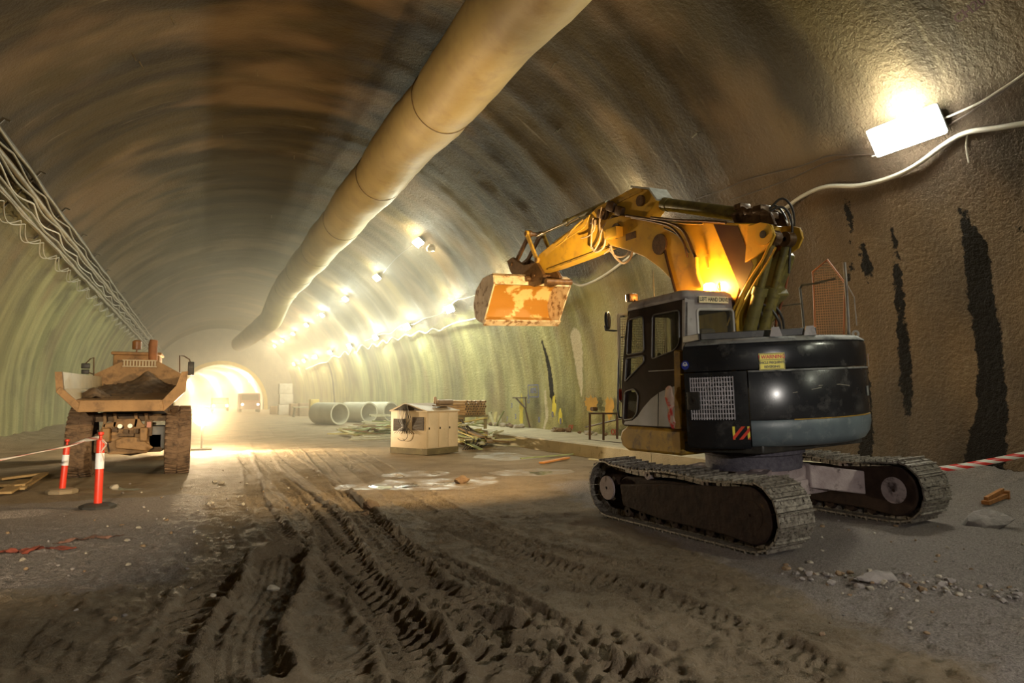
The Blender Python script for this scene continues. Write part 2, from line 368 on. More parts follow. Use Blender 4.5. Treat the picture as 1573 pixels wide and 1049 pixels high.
def trackmark(pts, w, depth, lug, pitch, chev=.6, berm=.5, smooth=False):
    global H
    P = [onz(*p) for p in pts]; Q = []
    for i in range(len(P)-1):              # densify with catmull-rom
        p0, p1, p2, p3 = P[max(i-1, 0)], P[i], P[i+1], P[min(i+2, len(P)-1)]
        for k in range(6):
            t = k/6; Q.append(.5*((2*p1)+(p2-p0)*t+(2*p0-5*p1+4*p2-p3)*t*t+(3*p1-p0-3*p2+p3)*t**3))
    Q.append(P[-1]); D = np.full_like(X, 9.); S = np.zeros_like(X); SD = np.zeros_like(X); acc = 0
    for a, b in zip(Q[:-1], Q[1:]):
        dx, dy = b.x-a.x, b.y-a.y; L2 = dx*dx+dy*dy; Ls = math.sqrt(L2)
        if Ls < 1e-6: continue
        x0, x1 = min(a.x, b.x)-w*1.5, max(a.x, b.x)+w*1.5; y0, y1 = min(a.y, b.y)-w*1.5, max(a.y, b.y)+w*1.5
        i0, i1 = np.searchsorted(xs, (x0, x1)); j0, j1 = np.searchsorted(yy, (y0, y1))
        if i1 <= i0 or j1 <= j0: acc += Ls; continue
        sl = (slice(j0, j1), slice(i0, i1)); xx, y2 = X[sl], Y[sl]
        t = np.clip(((xx-a.x)*dx+(y2-a.y)*dy)/L2, 0, 1); cx, cy = a.x+dx*t, a.y+dy*t; d = np.hypot(xx-cx, y2-cy)
        sg = np.sign((xx-a.x)*dy-(y2-a.y)*dx); k = d < D[sl]
        D[sl] = np.where(k, d, D[sl]); S[sl] = np.where(k, acc+t*Ls, S[sl]); SD[sl] = np.where(k, d*sg, SD[sl]); acc += Ls
    jit = .03*fbm(X*3, Y*3, 3, 77); Dn = D+jit; depth = depth*.9*(.25+.75*sstep(24, 12, Y)); lug = lug*1.0
    ins = sstep(w*.5, w*.42, Dn); H = H-depth*ins*(.75+.5*fbm(X*.8, Y*.8, 3, 91))
    H = H+depth*1.25*berm*np.exp(-((Dn-w*.56)/(w*.11))**2)*(1+.9*fbm(X*5, Y*5, 3, 88))
    if np.any(lug):
        ph = (S+chev*np.abs(SD))/pitch; tri = .5+.5*np.sin(2*math.pi*ph)
        amp = .55+.9*fbm(X*.9+5, Y*.9, 3, 93); H = H+lug*sstep(26, 12, Y)*ins*(sstep(.35, .75, tri)-.4)*np.clip(amp, .1, 1.6)
    else:
        H = H+.010*sstep(20, 10, Y)*ins*np.sin(SD*2*math.pi/.075)
trackmark([(385, 655), (400, 690), (415, 720), (470, 770), (501, 800), (535, 875), (594, 934), (640, 1000), (660, 1049)], .46, .05, .05, .15, .5)
trackmark([(405, 655), (430, 690), (480, 730), (552, 787), (610, 860), (690, 934), (770, 965), (900, 1020), (960, 1049)], .46, .05, .055, .16, -.6)
trackmark([(360, 665), (375, 700), (388, 730), (392, 762), (426, 820), (500, 880), (568, 925), (620, 990), (640, 1049)], .32, .035, .03, .13, .8)
trackmark([(340, 655), (365, 690), (395, 720), (438, 753), (489, 829), (510, 850)], .45, .035, .0, .2, .5)
trackmark([(430, 655), (470, 690), (573, 804), (678, 862), (783, 917), (860, 962), (929, 1009), (975, 1049)], .26, .03, .0, .2, .5, .8)
trackmark([(450, 655), (520, 700), (620, 770), (760, 840), (900, 885), (1060, 935), (1150, 975), (1250, 1030)], .42, .03, .03, .11, .7)
trackmark([(480, 660), (560, 700), (700, 790), (860, 850), (1010, 880), (1100, 900)], .38, .025, .03, .14, -.7)
trackmark([(380, 1049), (372, 1000), (385, 950), (420, 900), (430, 860)], .5, .05, .0, .2, .5, 1.3)
trackmark([(230, 1049), (260, 1000), (300, 950), (330, 900)], .5, .04, .05, .22, .9, .6)
trackmark([(800, 1049), (760, 990), (720, 940), (650, 900)], .5, .03, .06, .18, .6, .8)
trackmark([(1000, 1049), (960, 1010), (850, 985), (740, 960)], .55, .035, .05, .2, .8, .8)
trackmark([(560, 800), (600, 840), (700, 900), (850, 960), (1000, 1000)], .5, .02, .03, .17, .8, .5)
# churned mud in the near middle
churn = sstep(4.9, 3.9, Y-.25*(X-1))*sstep(-1.6, -.4, X)*sstep(5, 3, X)
H += churn*.07*fbm(X*3.2, Y*4.2, 5, 101, .6)
# puddles
def puddle(px, py, rx, ry, dep=.05):
    global H, wetm
    c = onz(px, py); d = ((X-c.x)/rx)**2+((Y-c.y)/ry)**2+.7*fbm(X*1.5, Y*1.5, 4, 111); H = H-dep*sstep(1.1, .3, d); wetm = np.maximum(wetm, sstep(1.6, .8, d))
for a in ((670, 742, 1.4, 1.0), (575, 747, .7, .5), (770, 700, .8, 1.5), (640, 728, .8, .6), (820, 725, 1.0, .7), (170, 752, .8, .7), (700, 690, .7, 1.5), (215, 745, .6, .6)): puddle(*a)
H = H*(1-.7*wetm)
# ground pad carrying the tilted excavator and the higher right-hand side
Mi = EXM.inverted(); pad = np.zeros_like(X)
nrm = EXM.to_3x3() @ Vector((0, 0, 1)); plane = EXM.translation.z-(nrm.x*(X-EC.x)+nrm.y*(Y-EC.y))/nrm.z
inx = sstep(2.3, 1.5, np.maximum(np.abs(X-EC.x), np.abs(Y-EC.y)*.75)); H = H*(1-.75*inx)+(plane-.0)*inx
right = sstep(1.2, 4.0, X-EC.x)*sstep(14, 10, Y); H = H+right*.12*(1-inx)
H += sstep(11.2, 12.6, X)*.28*(1+.7*fbm(X*2, Y*1.3, 4, 120))*sstep(9.6, 8.6, Y)      # muck against the wall
H += sstep(-5.2, -6.5, X)*.2*(1+.8*fbm(X*2, Y*.8, 4, 121))
H -= .22*np.exp(-(((X-onz(25, 790).x)/.45)**2+((Y-onz(25, 790).y)/.25)**2)**2)
H += (np.clip(fbm(X*2.6, Y*2.6, 4, 131), .1, 1)-.1)*.07*sstep(2.8, 4.2, X)*sstep(6.5, 5.2, Y)*(Y > 2)
H -= .03*sstep(120, 40, Y)*0
PT = np.stack([X, Y, H], -1)
hts = H
def gz(x, y):
    i = min(max(int(np.searchsorted(xs, x)), 1), len(xs)-1); j = min(max(int(np.searchsorted(yy, y)), 1), len(yy)-1)
    return float(hts[j, i])
def gp(px, py, dz=0.0):
    p = onz(px, py, 0)
    for _ in range(4): p = onz(px, py, gz(p.x, p.y))
    return Vector((p.x, p.y, gz(p.x, p.y)+dz))
def floor_mat():
    m = bpy.data.materials.new('mud'); m.use_nodes = True; nt = m.node_tree; N = nt.nodes; L = nt.links
    b = N['Principled BSDF']; b.inputs['Specular IOR Level'].default_value = .3; g = N.new('ShaderNodeNewGeometry'); sx = N.new('ShaderNodeSeparateXYZ'); L.new(g.outputs['Position'], sx.inputs[0])
    def noise(sc, det=6, rg=.55):
        t = N.new('ShaderNodeTexNoise'); t.inputs['Scale'].default_value = sc; t.inputs['Detail'].default_value = det; t.inputs['Roughness'].default_value = rg
        L.new(g.outputs['Position'], t.inputs['Vector']); return t.outputs['Fac']
    def rng(f, a0, a1, b0=0., b1=1.):
        r = N.new('ShaderNodeMapRange'); r.inputs[1].default_value = a0; r.inputs[2].default_value = a1; r.inputs[3].default_value = b0; r.inputs[4].default_value = b1
        L.new(f, r.inputs[0]); return r.outputs[0]
    def mixc(f, c0, c1):
        x = N.new('ShaderNodeMix'); x.data_type = 'RGBA'; L.new(f, x.inputs[0])
        for s, c in ((6, c0), (7, c1)):
            if isinstance(c, tuple): x.inputs[s].default_value = (*c, 1)
            else: L.new(c, x.inputs[s])
        return x.outputs[2]
    c = mixc(rng(noise(.9, 9, .7), .4, .6), (.38, .285, .185), (.25, .185, .115))
    c = mixc(rng(noise(26, 8, .8), .5, .68, 0, .6), c, (.46, .38, .29)); c = mixc(rng(noise(34, 6, .8), .58, .7, 0, .6), c, (.05, .035, .022))
    ga = N.new('ShaderNodeAttribute'); ga.attribute_name = 'grit'     # pale crushed stone
    gr = mixc(rng(noise(48, 8, .85), .38, .62), (.54, .46, .42), (.17, .145, .13))
    nn = noise(2.2, 6, .65); ad = N.new('ShaderNodeMath'); ad.operation = 'MULTIPLY_ADD'; ad.inputs[1].default_value = .8; ad.inputs[2].default_value = -.4; L.new(nn, ad.inputs[0])
    s = N.new('ShaderNodeMath'); s.operation = 'ADD'; L.new(ga.outputs['Fac'], s.inputs[0]); L.new(ad.outputs[0], s.inputs[1])
    c = mixc(rng(s.outputs[0], .35, .65), c, gr)
    du = N.new('ShaderNodeAttribute'); du.attribute_name = 'lit_dust'  # far floor made paler, lamp light put into its colour
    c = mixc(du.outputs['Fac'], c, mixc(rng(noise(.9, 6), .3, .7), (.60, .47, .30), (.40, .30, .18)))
    w = N.new('ShaderNodeAttribute'); w.attribute_name = 'wet'
    sw = N.new('ShaderNodeMath'); sw.operation = 'ADD'; L.new(w.outputs['Fac'], sw.inputs[0]); L.new(ad.outputs[0], sw.inputs[1])
    wet = rng(sw.outputs[0], .85, 1.1)
    c = mixc(rng(wet, 0, 1, 0, .6), c, (.06, .042, .025))
    L.new(c, b.inputs['Base Color']); 
    rr = N.new('ShaderNodeMath'); rr.operation = 'MULTIPLY_ADD'; rr.inputs[1].default_value = -.5; rr.inputs[2].default_value = 0
    L.new(wet, rr.inputs[0]); r0 = N.new('ShaderNodeMath'); r0.operation = 'ADD'; L.new(rng(noise(3, 4), .35, .7, .78, .95), r0.inputs[0]); L.new(rr.outputs[0], r0.inputs[1])
    L.new(r0.outputs[0], b.inputs['Roughness'])
    bp = N.new('ShaderNodeBump'); bp.inputs['Distance'].default_value = .10; L.new(rng(wet, 0, 1, 1, .12), bp.inputs['Strength'])
    a1 = N.new('ShaderNodeMath'); a1.operation = 'MULTIPLY_ADD'; a1.inputs[1].default_value = .6; L.new(noise(70, 4, .8), a1.inputs[0]); L.new(noise(18, 6, .65), a1.inputs[2])
    L.new(a1.outputs[0], bp.inputs['Height']); L.new(bp.outputs['Normal'], b.inputs['Normal'])
    return m
grit = np.maximum(sstep(.5, -.5, X-.05*(Y-7))*sstep(13.8, 12.4, Y)*sstep(6.0, 7.8, Y+.2*X), sstep(4.0, 5.4, X-.2*(Y-5))*sstep(13, 11, Y)*.9)
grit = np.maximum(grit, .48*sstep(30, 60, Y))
fl = grid_mesh('floor', PT, len(xs), len(yy), floor_mat(), {'wet': wetm, 'grit': grit, 'lit_dust': sstep(12, 20, Y+2.5*fbm(X*.5, Y*.3, 3, 170))*.9}); tag(fl, kind='structure')
m_water = mat('muddy_water', (.10, .085, .05), (.08, .065, .04), rough=.12, spec=.4)
for k, (px, py, rx, ry) in enumerate(((668, 741, .85, .62), (575, 747, .6, .38), (822, 725, .8, .5), (170, 752, .5, .45), (640, 728, .6, .45))):
    c = onz(px, py); V = [(c.x, c.y, -.04+gz(c.x, c.y)*0)]
    zz = -.004+sorted(gz(c.x+dx*rx*.6, c.y+dy*ry*.6) for dx in (-1, -.5, 0, .5, 1) for dy in (-1, -.5, 0, .5, 1))[12]+.002
    n = 40; V = [(c.x, c.y, zz)]+[(c.x+rx*math.cos(2*math.pi*i/n)*(.85+.22*math.sin(i*.9)+.2*math.sin(i*2.3)), c.y+ry*math.sin(2*math.pi*i/n)*(.85+.22*math.sin(i*.9)+.2*math.sin(i*2.3)), zz) for i in range(n)]
    o = MB().add(V, [(0, 1+i, 1+(i+1) % n) for i in range(n)]).build('puddle', m_water, smooth=None)
    tag(o, ['large muddy puddle on the ground in front of the white machine housing', 'small muddy puddle left of the large puddle', 'muddy puddle close to the excavator track front', 'muddy puddle between the dump truck rear wheels', 'small puddle behind the large muddy puddle'][k], 'puddle', kind='stuff')
# kerb: raised concrete footing along the right-hand wall
m_conc = mat('pale_concrete', (.52, .46, .32), (.38, .33, .23), rough=.75, ns=1.5, bump=.01, bs=30, c3=(.2, .16, .1), n3=4)
KX = 9.85; mb = MB()
seg = [9.3, 13.5, 18, 23, 28, 33, 36.5]
for a, b in zip(seg[:-1], seg[1:]):
    mb.prism([(KX, a+.02, -.3), (KX, a+.02, .34), (KX+.04, a+.02, .38), (12.75, a+.02, .40), (12.75, a+.02, -.3)], (0, b-a-.02, 0))
tag(mb.build('trim_1', m_conc, smooth=None), kind='structure')
EXPO = 0.0; HAZE = 0.015
# ---------------------------------------------------------------- ventilation duct
m_duct = mat('duct_fabric', (.46, .345, .145), (.36, .265, .105), rough=.6, ns=.6, c3=(.32, .22, .10), n3=1.6, t3=(.5, .75), bump=.02, bs=2.5)
ctr = [Vector((5.44, y, 9.19-.05*math.sin(y*.9))) for y in np.arange(-4, 52, .5)]
bend = [(5.42, 52, 9.05), (5.3, 56, 8.8), (5.1, 62, 8.45), (4.9, 70, 8.1), (4.8, 78, 7.8), (4.3, 88, 6.9), (3.6, 98, 5.3), (3.2, 106, 4.9)]
B = [Vector(b) for b in bend]
B = [Vector((5.42, 52, 9.05))]+[ony(px_, py_, y_) for px_, py_, y_ in ((417, 490, 57), (398, 506, 65), (382, 518, 73), (368, 528, 82))]
for i in range(len(B)-1):
    for k in range(4): ctr.append(B[i].lerp(B[i+1], k/4))
ctr.append(B[-1])
mb = MB(); n = 40; V = []; joints = [3, 9.5, 16, 22.5, 29, 35.5, 42, 48.6, 53]
for i, p in enumerate(ctr):
    t = (ctr[min(i+1, len(ctr)-1)]-ctr[max(i-1, 0)]).normalized(); a = t.cross(Vector((0, 0, 1))).normalized(); b = a.cross(t)
    r0 = .85
    for j in range(n):
        w = 2*math.pi*j/n
        r = r0*(1+.012*math.sin(p.y*2.1+3*w)+.010*math.sin(p.y*5.3+w*5)+.012*math.sin(p.y*.9+w))
        pin = sum(math.exp(-((p.y-q)/.22)**2) for q in joints); r *= 1-.035*pin
        if b.dot(a*math.cos(w)+b*math.sin(w)) > 0: r *= 1+.0*pin
        V.append(p+(a*math.cos(w)+b*math.sin(w)*(1.02))*r)
mb.add(V, [(i*n+j, i*n+(j+1) % n, (i+1)*n+(j+1) % n, (i+1)*n+j) for i in range(len(ctr)-1) for j in range(n)])
duct = mb.build('ventilation_duct', m_duct, smooth=60); tag(duct, 'long beige fabric ventilation duct hung under the tunnel crown', 'duct')
m_dark = mat('dark_steel', (.05, .04, .03), (.03, .025, .02), rough=.5, metal=.3)
for q in joints[:-1]:
    mb = MB(); c0 = Vector((5.44, q, 9.19-.05*math.sin(q*.9)))
    mb.tube([c0+Vector((math.cos(a)*.852*.975, 0, math.sin(a)*.87*.975)) for a in np.linspace(0, 2*math.pi, 40)[:-1]], .013, 6, closed=True)
    mb.build('joint_ring', mat('ring_brown', (.25, .18, .10)), duct)
for q in np.arange(1, 50, 4.0):
    mb = MB(); z1 = TZ+math.sqrt(TR**2-(5.44-TX)**2)+.1
    mb.tube([(5.44, q, 10.0), (5.42, q, z1)], .012, 5); mb.build('hanger', m_dark, duct)
# ---------------------------------------------------------------- tunnel lamps
def light(name, kind, loc, e, col, size=.1, **k):
    l = bpy.data.lights.new(name, kind); l.energy = e; l.color = col
    if kind in ('POINT', 'SPOT'): l.shadow_soft_size = size
    else: l.size = size
    for a, b in k.items(): setattr(l, a, b)
    o = bpy.data.objects.new(name, l); COL.objects.link(o); o.location = loc; return o
m_lens = emis('lamp_lens_glow', (1, .98, .86), 70)
m_lensw = emis('lamp_lens_warm', (1, .88, .62), 70)
m_house = mat('lamp_housing', (.3, .3, .28), (.2, .2, .18), rough=.4, metal=.6)
def wall_frame(x, y, z):
    nrm = Vector((TX-x, 0, TZ-z)).normalized() if z > TZ else Vector((TX-x, 0, 0)).normalized()
    up = Vector((0, 1, 0)).cross(nrm)
    if up.z < 0: up = -up
    return nrm, up
def tunnel_lamp(x, y, z, e, col, lens, L=.9, W=.28, label='', streak=0, grp=None):
    nrm, up = wall_frame(x, y, z); base = Vector((x, y, z))
    M = Matrix((Vector((0, 1, 0)), up, nrm)).transposed().to_4x4(); M.translation = base
    i_near = 1 if 7 < y < 8.5 else 0
    root = empty('tunnel_lamp', M=M, label=label, cat='lamp', group=grp)
    MB().box((0, 0, .19), (L, W, .1), bev=.02).build('housing', m_house, root)
    MB().box((0, 0, .25), (L*1.02, W*1.04, .10), bev=.03).build('lens', lens, root)
    for s_ in (-1, 1): MB().box((s_*L*.3, 0, .07), (.04, W*.6, .16)).build('bracket', m_dark, root)
    p = M @ Vector((0, .12, .45)) if i_near == 0 else M @ Vector((0, .30, .33)); light('lamp_light', 'POINT', p, e, col, .12)
    if streak:
        s = light('lamp_uplight', 'SPOT', M @ Vector((0, .18, .34)), streak, col, .05, spot_size=R(62), spot_blend=.8)
        d = (up*1.0-nrm*.16).normalized(); s.rotation_euler = (-d).to_track_quat('Z', 'Y').to_euler()
    return root
def on_arch_r(h): return TX+math.sqrt(TR**2-(h-TZ)**2)
WHT = (.98, 1, .74); WRM = (1, .76, .42)
low = [(-8.0, 6.3, 320), (-.5, 6.3, 500), (7.63, 6.37, 330), (15.2, 6.25, 90), (24.5, 6.2, 330), (31.6, 6.1, 850), (39.4, 5.95, 1000), (47.3, 5.95, 1000), (56.3, 5.95, 950), (65, 5.95, 900), (73.5, 6.0, 1000), (82, 6.0, 1100), (91, 6.0, 1200)]
lnames = ['rear wall lamp fixed far behind the viewpoint', 'wall lamp fixed behind the viewpoint on the right wall', 'big bright floodlight on the right wall above the excavator', 'wall lamp hidden behind the excavator arm', 'wall lamp behind the raised bucket', 'bright lower wall lamp just left of the bucket',
 'second lower wall lamp left of the bucket', 'third lower wall lamp left of the bucket', 'fourth lower wall lamp left of the bucket', 'fifth lower wall lamp left of the bucket']
for i, (y, h, e) in enumerate(low):
    far = y > 60; lb = lnames[i] if i < len(lnames) else 'far small lower wall lamp near the tunnel mouth'
    if i == 0:   # this one lies behind the camera: only its light reaches the picture
        pass
    tunnel_lamp(on_arch_r(h)-.02, y, h, e, WRM if far else WHT, m_lensw if far else m_lens, L=1.25 if i == 2 else .9, W=.5 if i == 2 else .34,
                label=lb, streak=e*(.8 if i == 2 else 3 if i == 3 else .8 if y < 50 else .5), grp='far lower wall lamps' if i >= len(lnames) else None)
upp = [(29.6, 8.85, 450), (38.4, 8.65, 550), (47.6, 8.63, 700), (57.5, 8.6, 900), (66.2, 8.6, 1100), (76, 8.6, 1300), (86, 8.6, 1400), (95, 8.6, 1400)]
un = ['highest brightest lamp of the upper row left of the boom', 'second lamp of the upper row on the crown', 'third lamp of the upper row on the crown', 'fourth lamp of the upper row on the crown', 'fifth lamp of the upper row beside the duct']
for i, (y, h, e) in enumerate(upp):
    far = y > 60; tunnel_lamp(on_arch_r(h)-.02, y, h, e, WRM if far else WHT, m_lensw if far else m_lens, L=.8, W=.34,
                label=un[i] if i < 5 else 'far small upper lamp close to the end of the duct', grp='far upper lamps' if i >= 5 else None)
# smaller bore lamps
for k in range(5):
    t = 6+k*14; cx, cy = bore(t)
    r_ = empty('bore_lamp', (cx+PR*.75, cy, PZ+PR*.62), label='glowing lamp inside the smaller tunnel beyond the portal', cat='lamp', group='lamps in the smaller tunnel')
    MB().box((0, 0, 0), (.15, 1.6, .15), bev=.03).build('lens', m_lensw, r_)
    light('bore_light', 'POINT', (cx+PR*.5, cy, PZ+PR*.55), 4000, WRM, .3)
BEACON = 280
HEADLIGHT = 3000
FILL_LEFT = 8500
FRONT = 2300
FILL_REAR = 1250
# ================================================================ excavator
HT = Matrix.Rotation(EXC_H, 4, 'Z'); HM = EXM @ HT; HI = HM.inverted()
def hl(px, py, ax, val):      # pixel ray -> house-local point on the plane axis = val
    o = HI @ CAM; d = HI.to_3x3() @ ray(px, py); return o+d*((val-o[ax])/d[ax])
def hc(px, py, r=1.44):       # pixel ray -> point on the round tail
    o = HI @ CAM; d = HI.to_3x3() @ ray(px, py); a = d.x**2+d.y**2; b = 2*(o.x*d.x+o.y*d.y); c = o.x**2+o.y**2-r*r; D = max(0, b*b-4*a*c)
    return o+d*((-b-math.sqrt(D))/2/a)
exc = empty('excavator', M=EXM, label='yellow and black crawler excavator with raised boom and orange beacon', cat='excavator')
m_blk = mat('black_paint_dusty', (.010, .010, .012), (.016, .017, .02), rough=.27, ns=2, c3=(.10, .095, .09), n3=5, t3=(.55, .85), coat=.12, rr=.08)
m_blk2 = mat('black_paint_matt', (.02, .018, .016), (.03, .027, .024), rough=.5, c3=(.09, .08, .06), n3=7, t3=(.5, .8))
m_dusttop = mat('dusty_hood_top', (.24, .24, .22), (.15, .15, .15), rough=.7, ns=4, c3=(.02, .02, .02), n3=5, t3=(.5, .7))
m_blue = mat('scuffed_blue_grey', (.12, .15, .165), (.075, .095, .11), rough=.42, ns=3, c3=(.22, .24, .24), n3=9, t3=(.55, .8))
m_yel = mat('excavator_yellow', (.62, .36, .03), (.50, .28, .03), rough=.42, ns=3, c3=(.20, .12, .04), n3=5, t3=(.55, .8), bump=.002, bs=40)
m_yeld = mat('dirty_yellow', (.46, .27, .035), (.30, .18, .03), spec=.2, rough=.6, ns=4, c3=(.12, .08, .04), n3=7, t3=(.5, .7))
m_olive = mat('olive_steel', (.20, .16, .04), (.12, .10, .03), rough=.45, ns=5, c3=(.06, .045, .02), n3=9, t3=(.5, .7))
m_hose = mat('hose_rubber', (.035, .03, .028), (.06, .05, .04), rough=.45)
m_hosed = mat('dusty_hose', (.40, .30, .20), (.28, .2, .13), rough=.6)
m_rust = mat('greasy_brown_steel', (.07, .035, .015), (.13, .07, .03), rough=.4, metal=.3, ns=14, bump=.006, bs=30)
m_track = mat('track_shoe_steel', (.27, .24, .20), (.15, .125, .10), rough=.5, metal=.25, ns=16, c3=(.05, .04, .03), n3=26, t3=(.48, .62), bump=.006, bs=60)
m_mudfr = mat('mud_caked_frame', (.022, .012, .009), (.04, .023, .015), rough=.8, ns=7, bump=.012, bs=14, c3=(.12, .065, .02), n3=6, t3=(.64, .8), spec=.15)
m_mauve = mat('dusty_mauve_frame', (.36, .29, .28), (.25, .19, .19), rough=.75, ns=6, bump=.008, bs=30, c3=(.05, .03, .03), n3=4, t3=(.55, .65))
m_cabg = mat('cab_grey_paint', (.34, .31, .29), (.24, .21, .2), rough=.5, ns=4, c3=(.12, .1, .09), n3=7, t3=(.55, .75))
m_cabd = mat('cab_dark_maroon', (.034, .02, .017), (.02, .013, .011), rough=.2, ns=3, c3=(.05, .04, .033), n3=6, t3=(.66, .95), spec=.25)
m_chrome = mat('bright_rod', (.7, .68, .62), rough=.12, metal=1)
m_cream = mat('bucket_cream_paint', (.62, .50, .34), (.46, .33, .20), rough=.6, ns=6, c3=(.20, .11, .05), n3=7, t3=(.52, .6), bump=.004, bs=40)
m_bin = mat('bucket_inside_rust', (.62, .46, .20), (.60, .44, .18), rough=.45, ns=3, c3=(.36, .17, .025), n3=1.5, t3=(.46, .50), bump=.004, bs=50)
m_glass = glass('cab_glass', (.90, .92, .88), alpha=.975)
def H_(mb, name, m, parent=None, **k):
    mb.v = [tuple(HT @ Vector(v)) for v in mb.v]; return mb.build(name, m, parent or exc, **k)
# --- undercarriage
G, TWD, TL, TH = 1.249, .27, 3.42, .80
def trackpath():
    r = .385; yf, yr = TL/2-r-.02, -TL/2+r+.02; P = []
    ztop = TH-.03
    for i in range(22): t = i/22; P.append((yr+(yf-yr)*t, ztop-.035*math.sin(math.pi*t*2)**2-.01))
    for i in range(14): a = math.pi/2-math.pi*i/14; P.append((yf+r*math.cos(a), .03+r-.0+ (r-.01)*math.sin(a)))
    for i in range(22): t = i/22; P.append((yf+(yr-yf)*t, .035))
    for i in range(14): a = -math.pi/2-math.pi*i/14; P.append((yr+r*math.cos(a), .03+r+(r-.01)*math.sin(a)))
    return [Vector((0, y, z)) for y, z in P]
TP = trackpath()
def walk(path, pitch):
    seg = [(path[(i+1) % len(path)]-path[i]).length for i in range(len(path))]; tot = sum(seg); n = round(tot/pitch); step = tot/n; out = []; i = 0; acc = 0
    for k in range(n):
        s = k*step
        while acc+seg[i] < s: acc += seg[i]; i += 1
        a, b = path[i], path[(i+1) % len(path)]; t = (s-acc)/seg[i]; out.append((a.lerp(b, t), (b-a).normalized()))
    return out
for side in (-1, 1):
    cx = side*G; tr = MB(); lk = MB()
    for p, t in walk(TP, .150):
        nrm = Vector((0, -t.z, t.y)); nrm = nrm if nrm.dot(p-Vector((0, 0, TH/2))) > 0 else -nrm
        M = Matrix((Vector((1, 0, 0)), t, nrm)).transposed().to_4x4(); M.translation = p+Vector((cx, 0, 0))
        tr.box((0, 0, 0), (2*TWD, .142, .022), T=M)
        tr.box((0, .055, .022), (2*TWD-.01, .016, .034), T=M); tr.box((0, -.018, .016), (2*TWD-.02, .014, .020), T=M)
        for q in (-.11, .11): tr.box((q, 0, -.05), (.05, .13, .075), T=M)
        for q in (-.17, .17): tr.box((q, .02, .016), (.03, .03, .014), T=M)
    H_(tr, 'crawler_track', m_track, smooth=None)
    fr = MB(); ol = [(-1.18, .20), (-1.30, .36), (-1.20, .56), (-.2, .63), (1.0, .60), (1.2, .50), (1.22, .34), (1.1, .24), (-.6, .17)]
    fr.prism([(cx-.14, y, z) for y, z in ol], (.28, 0, 0)); H_(fr, 'track_frame', m_mudfr, bevel=.02)
    # outer guard plate with the rounded back end
    gd = MB(); s = cx+(-.245 if side < 0 else -.245); pts = []
    for i in range(13): a = math.pi/2+math.pi*i/12; pts.append((s, -1.30+.30*math.cos(a)*1.0, .41+.31*math.sin(a)))
    pts += [(s, -.9, .14), (.0+s, .2, .15), (s, .95, .22), (s, 1.0, .50), (s, .2, .60), (s, -.9, .68)]
    gd.prism(pts, (.07, 0, 0)); H_(gd, 'side_guard', m_mudfr, bevel=.02)
    for k, (yy_, r) in enumerate(((TL/2-.41, .33), (-TL/2+.41, .33))):
        w = MB(); w.lathe([(.02, -.17), (r*.55, -.17), (r*.6, -.1), (r*.82, -.08), (r, -.07), (r, .07), (r*.82, .08), (r*.6, .1), (r*.55, .17), (.02, .17)], (cx, yy_, .42), (1, 0, 0), 28)
        o = H_(w, 'idler_wheel' if k == 0 else 'drive_sprocket', m_mudfr)
        for prof in ([(.02, -.17), (.17, -.225), (.165, -.248), (.02, -.25)], [(.02, .25), (.165, .248), (.17, .225), (.02, .17)]):
            h = MB(); h.lathe(prof, (cx, yy_, .42), (1, 0, 0), 24); H_(h, 'hub_cap', m_mauve if k == 0 or side > 0 else m_mudfr, o, smooth=30)
    for k in range(7):
        y0 = -.95+k*.31; w = MB(); w.lathe([(.02, -.2), (.07, -.2), (.09, -.15), (.09, .15), (.07, .2), (.02, .2)], (cx, y0, .145), (1, 0, 0), 14); H_(w, 'track_roller', m_mudfr)
    for y0 in (-.55, .5):
        w = MB(); w.lathe([(.02, -.16), (.06, -.16), (.06, .16), (.02, .16)], (cx, y0, .665), (1, 0, 0), 14); H_(w, 'carrier_roller', m_mauve)
xf = MB(); xf.box((0, 0, .56), (1.0, 1.1, .36), bev=.04)
for sx in (-1, 1):
    for sy in (-1, 1):
        a = [(sx*.35, sy*.62, .74), (sx*.35, sy*.10, .74), (sx*1.15, sy*.55, .60), (sx*1.15, sy*.98, .60)]
        xf.prism(a, (0, 0, -.30))
xf.box((0, -.55, .45), (1.5, .06, .2)); H_(xf, 'center_frame', m_mauve, bevel=.015)
tt = MB(); tt.lathe([(.1, .70), (.62, .70), (.62, .88), (.66, .90), (.66, .98), (.60, 1.0), (.60, 1.12), (.1, 1.12)], (0, 0, 0), (0, 0, 1), 40); H_(tt, 'slewing_ring', mat('ring_mud', (.12, .11, .13), (.07, .06, .08), rough=.8, ns=20, bump=.012, bs=50))
# --- revolving deck and tail
def arcband(mb, a0, a1, prof, n=40):     # prof: closed list of (r, z)
    V = []; m = len(prof)
    for i in range(n+1):
        a = R(a0+(a1-a0)*i/n); V += [(r*math.cos(a), r*math.sin(a), z) for r, z in prof]
    Fc = [(i*m+j, i*m+(j+1) % m, (i+1)*m+(j+1) % m, (i+1)*m+j) for i in range(n) for j in range(m)]
    Fc += [tuple(range(m)), tuple(range(n*m, (n+1)*m))[::-1]]; mb.add(V, Fc)
A0, A1, AS = -168, -8, -137
hd = MB(); arcband(hd, A0, A1, [(.55, 1.99), (1.435, 1.99), (1.445, 2.02), (1.445, 2.24), (1.425, 2.30), (1.38, 2.34), (.55, 2.36)]); H_(hd, 'engine_hood', m_blk, smooth=40)
ht = MB(); arcband(ht, A0+1, A1, [(.5, 2.352), (1.36, 2.352), (1.425, 2.312), (1.432, 2.300), (1.436, 2.302), (1.430, 2.318), (1.365, 2.362), (.5, 2.368)]); ht.box((.72, .55, 2.355), (1.1, 1.5, .03)); H_(ht, 'hood_top', m_dusttop, smooth=40)
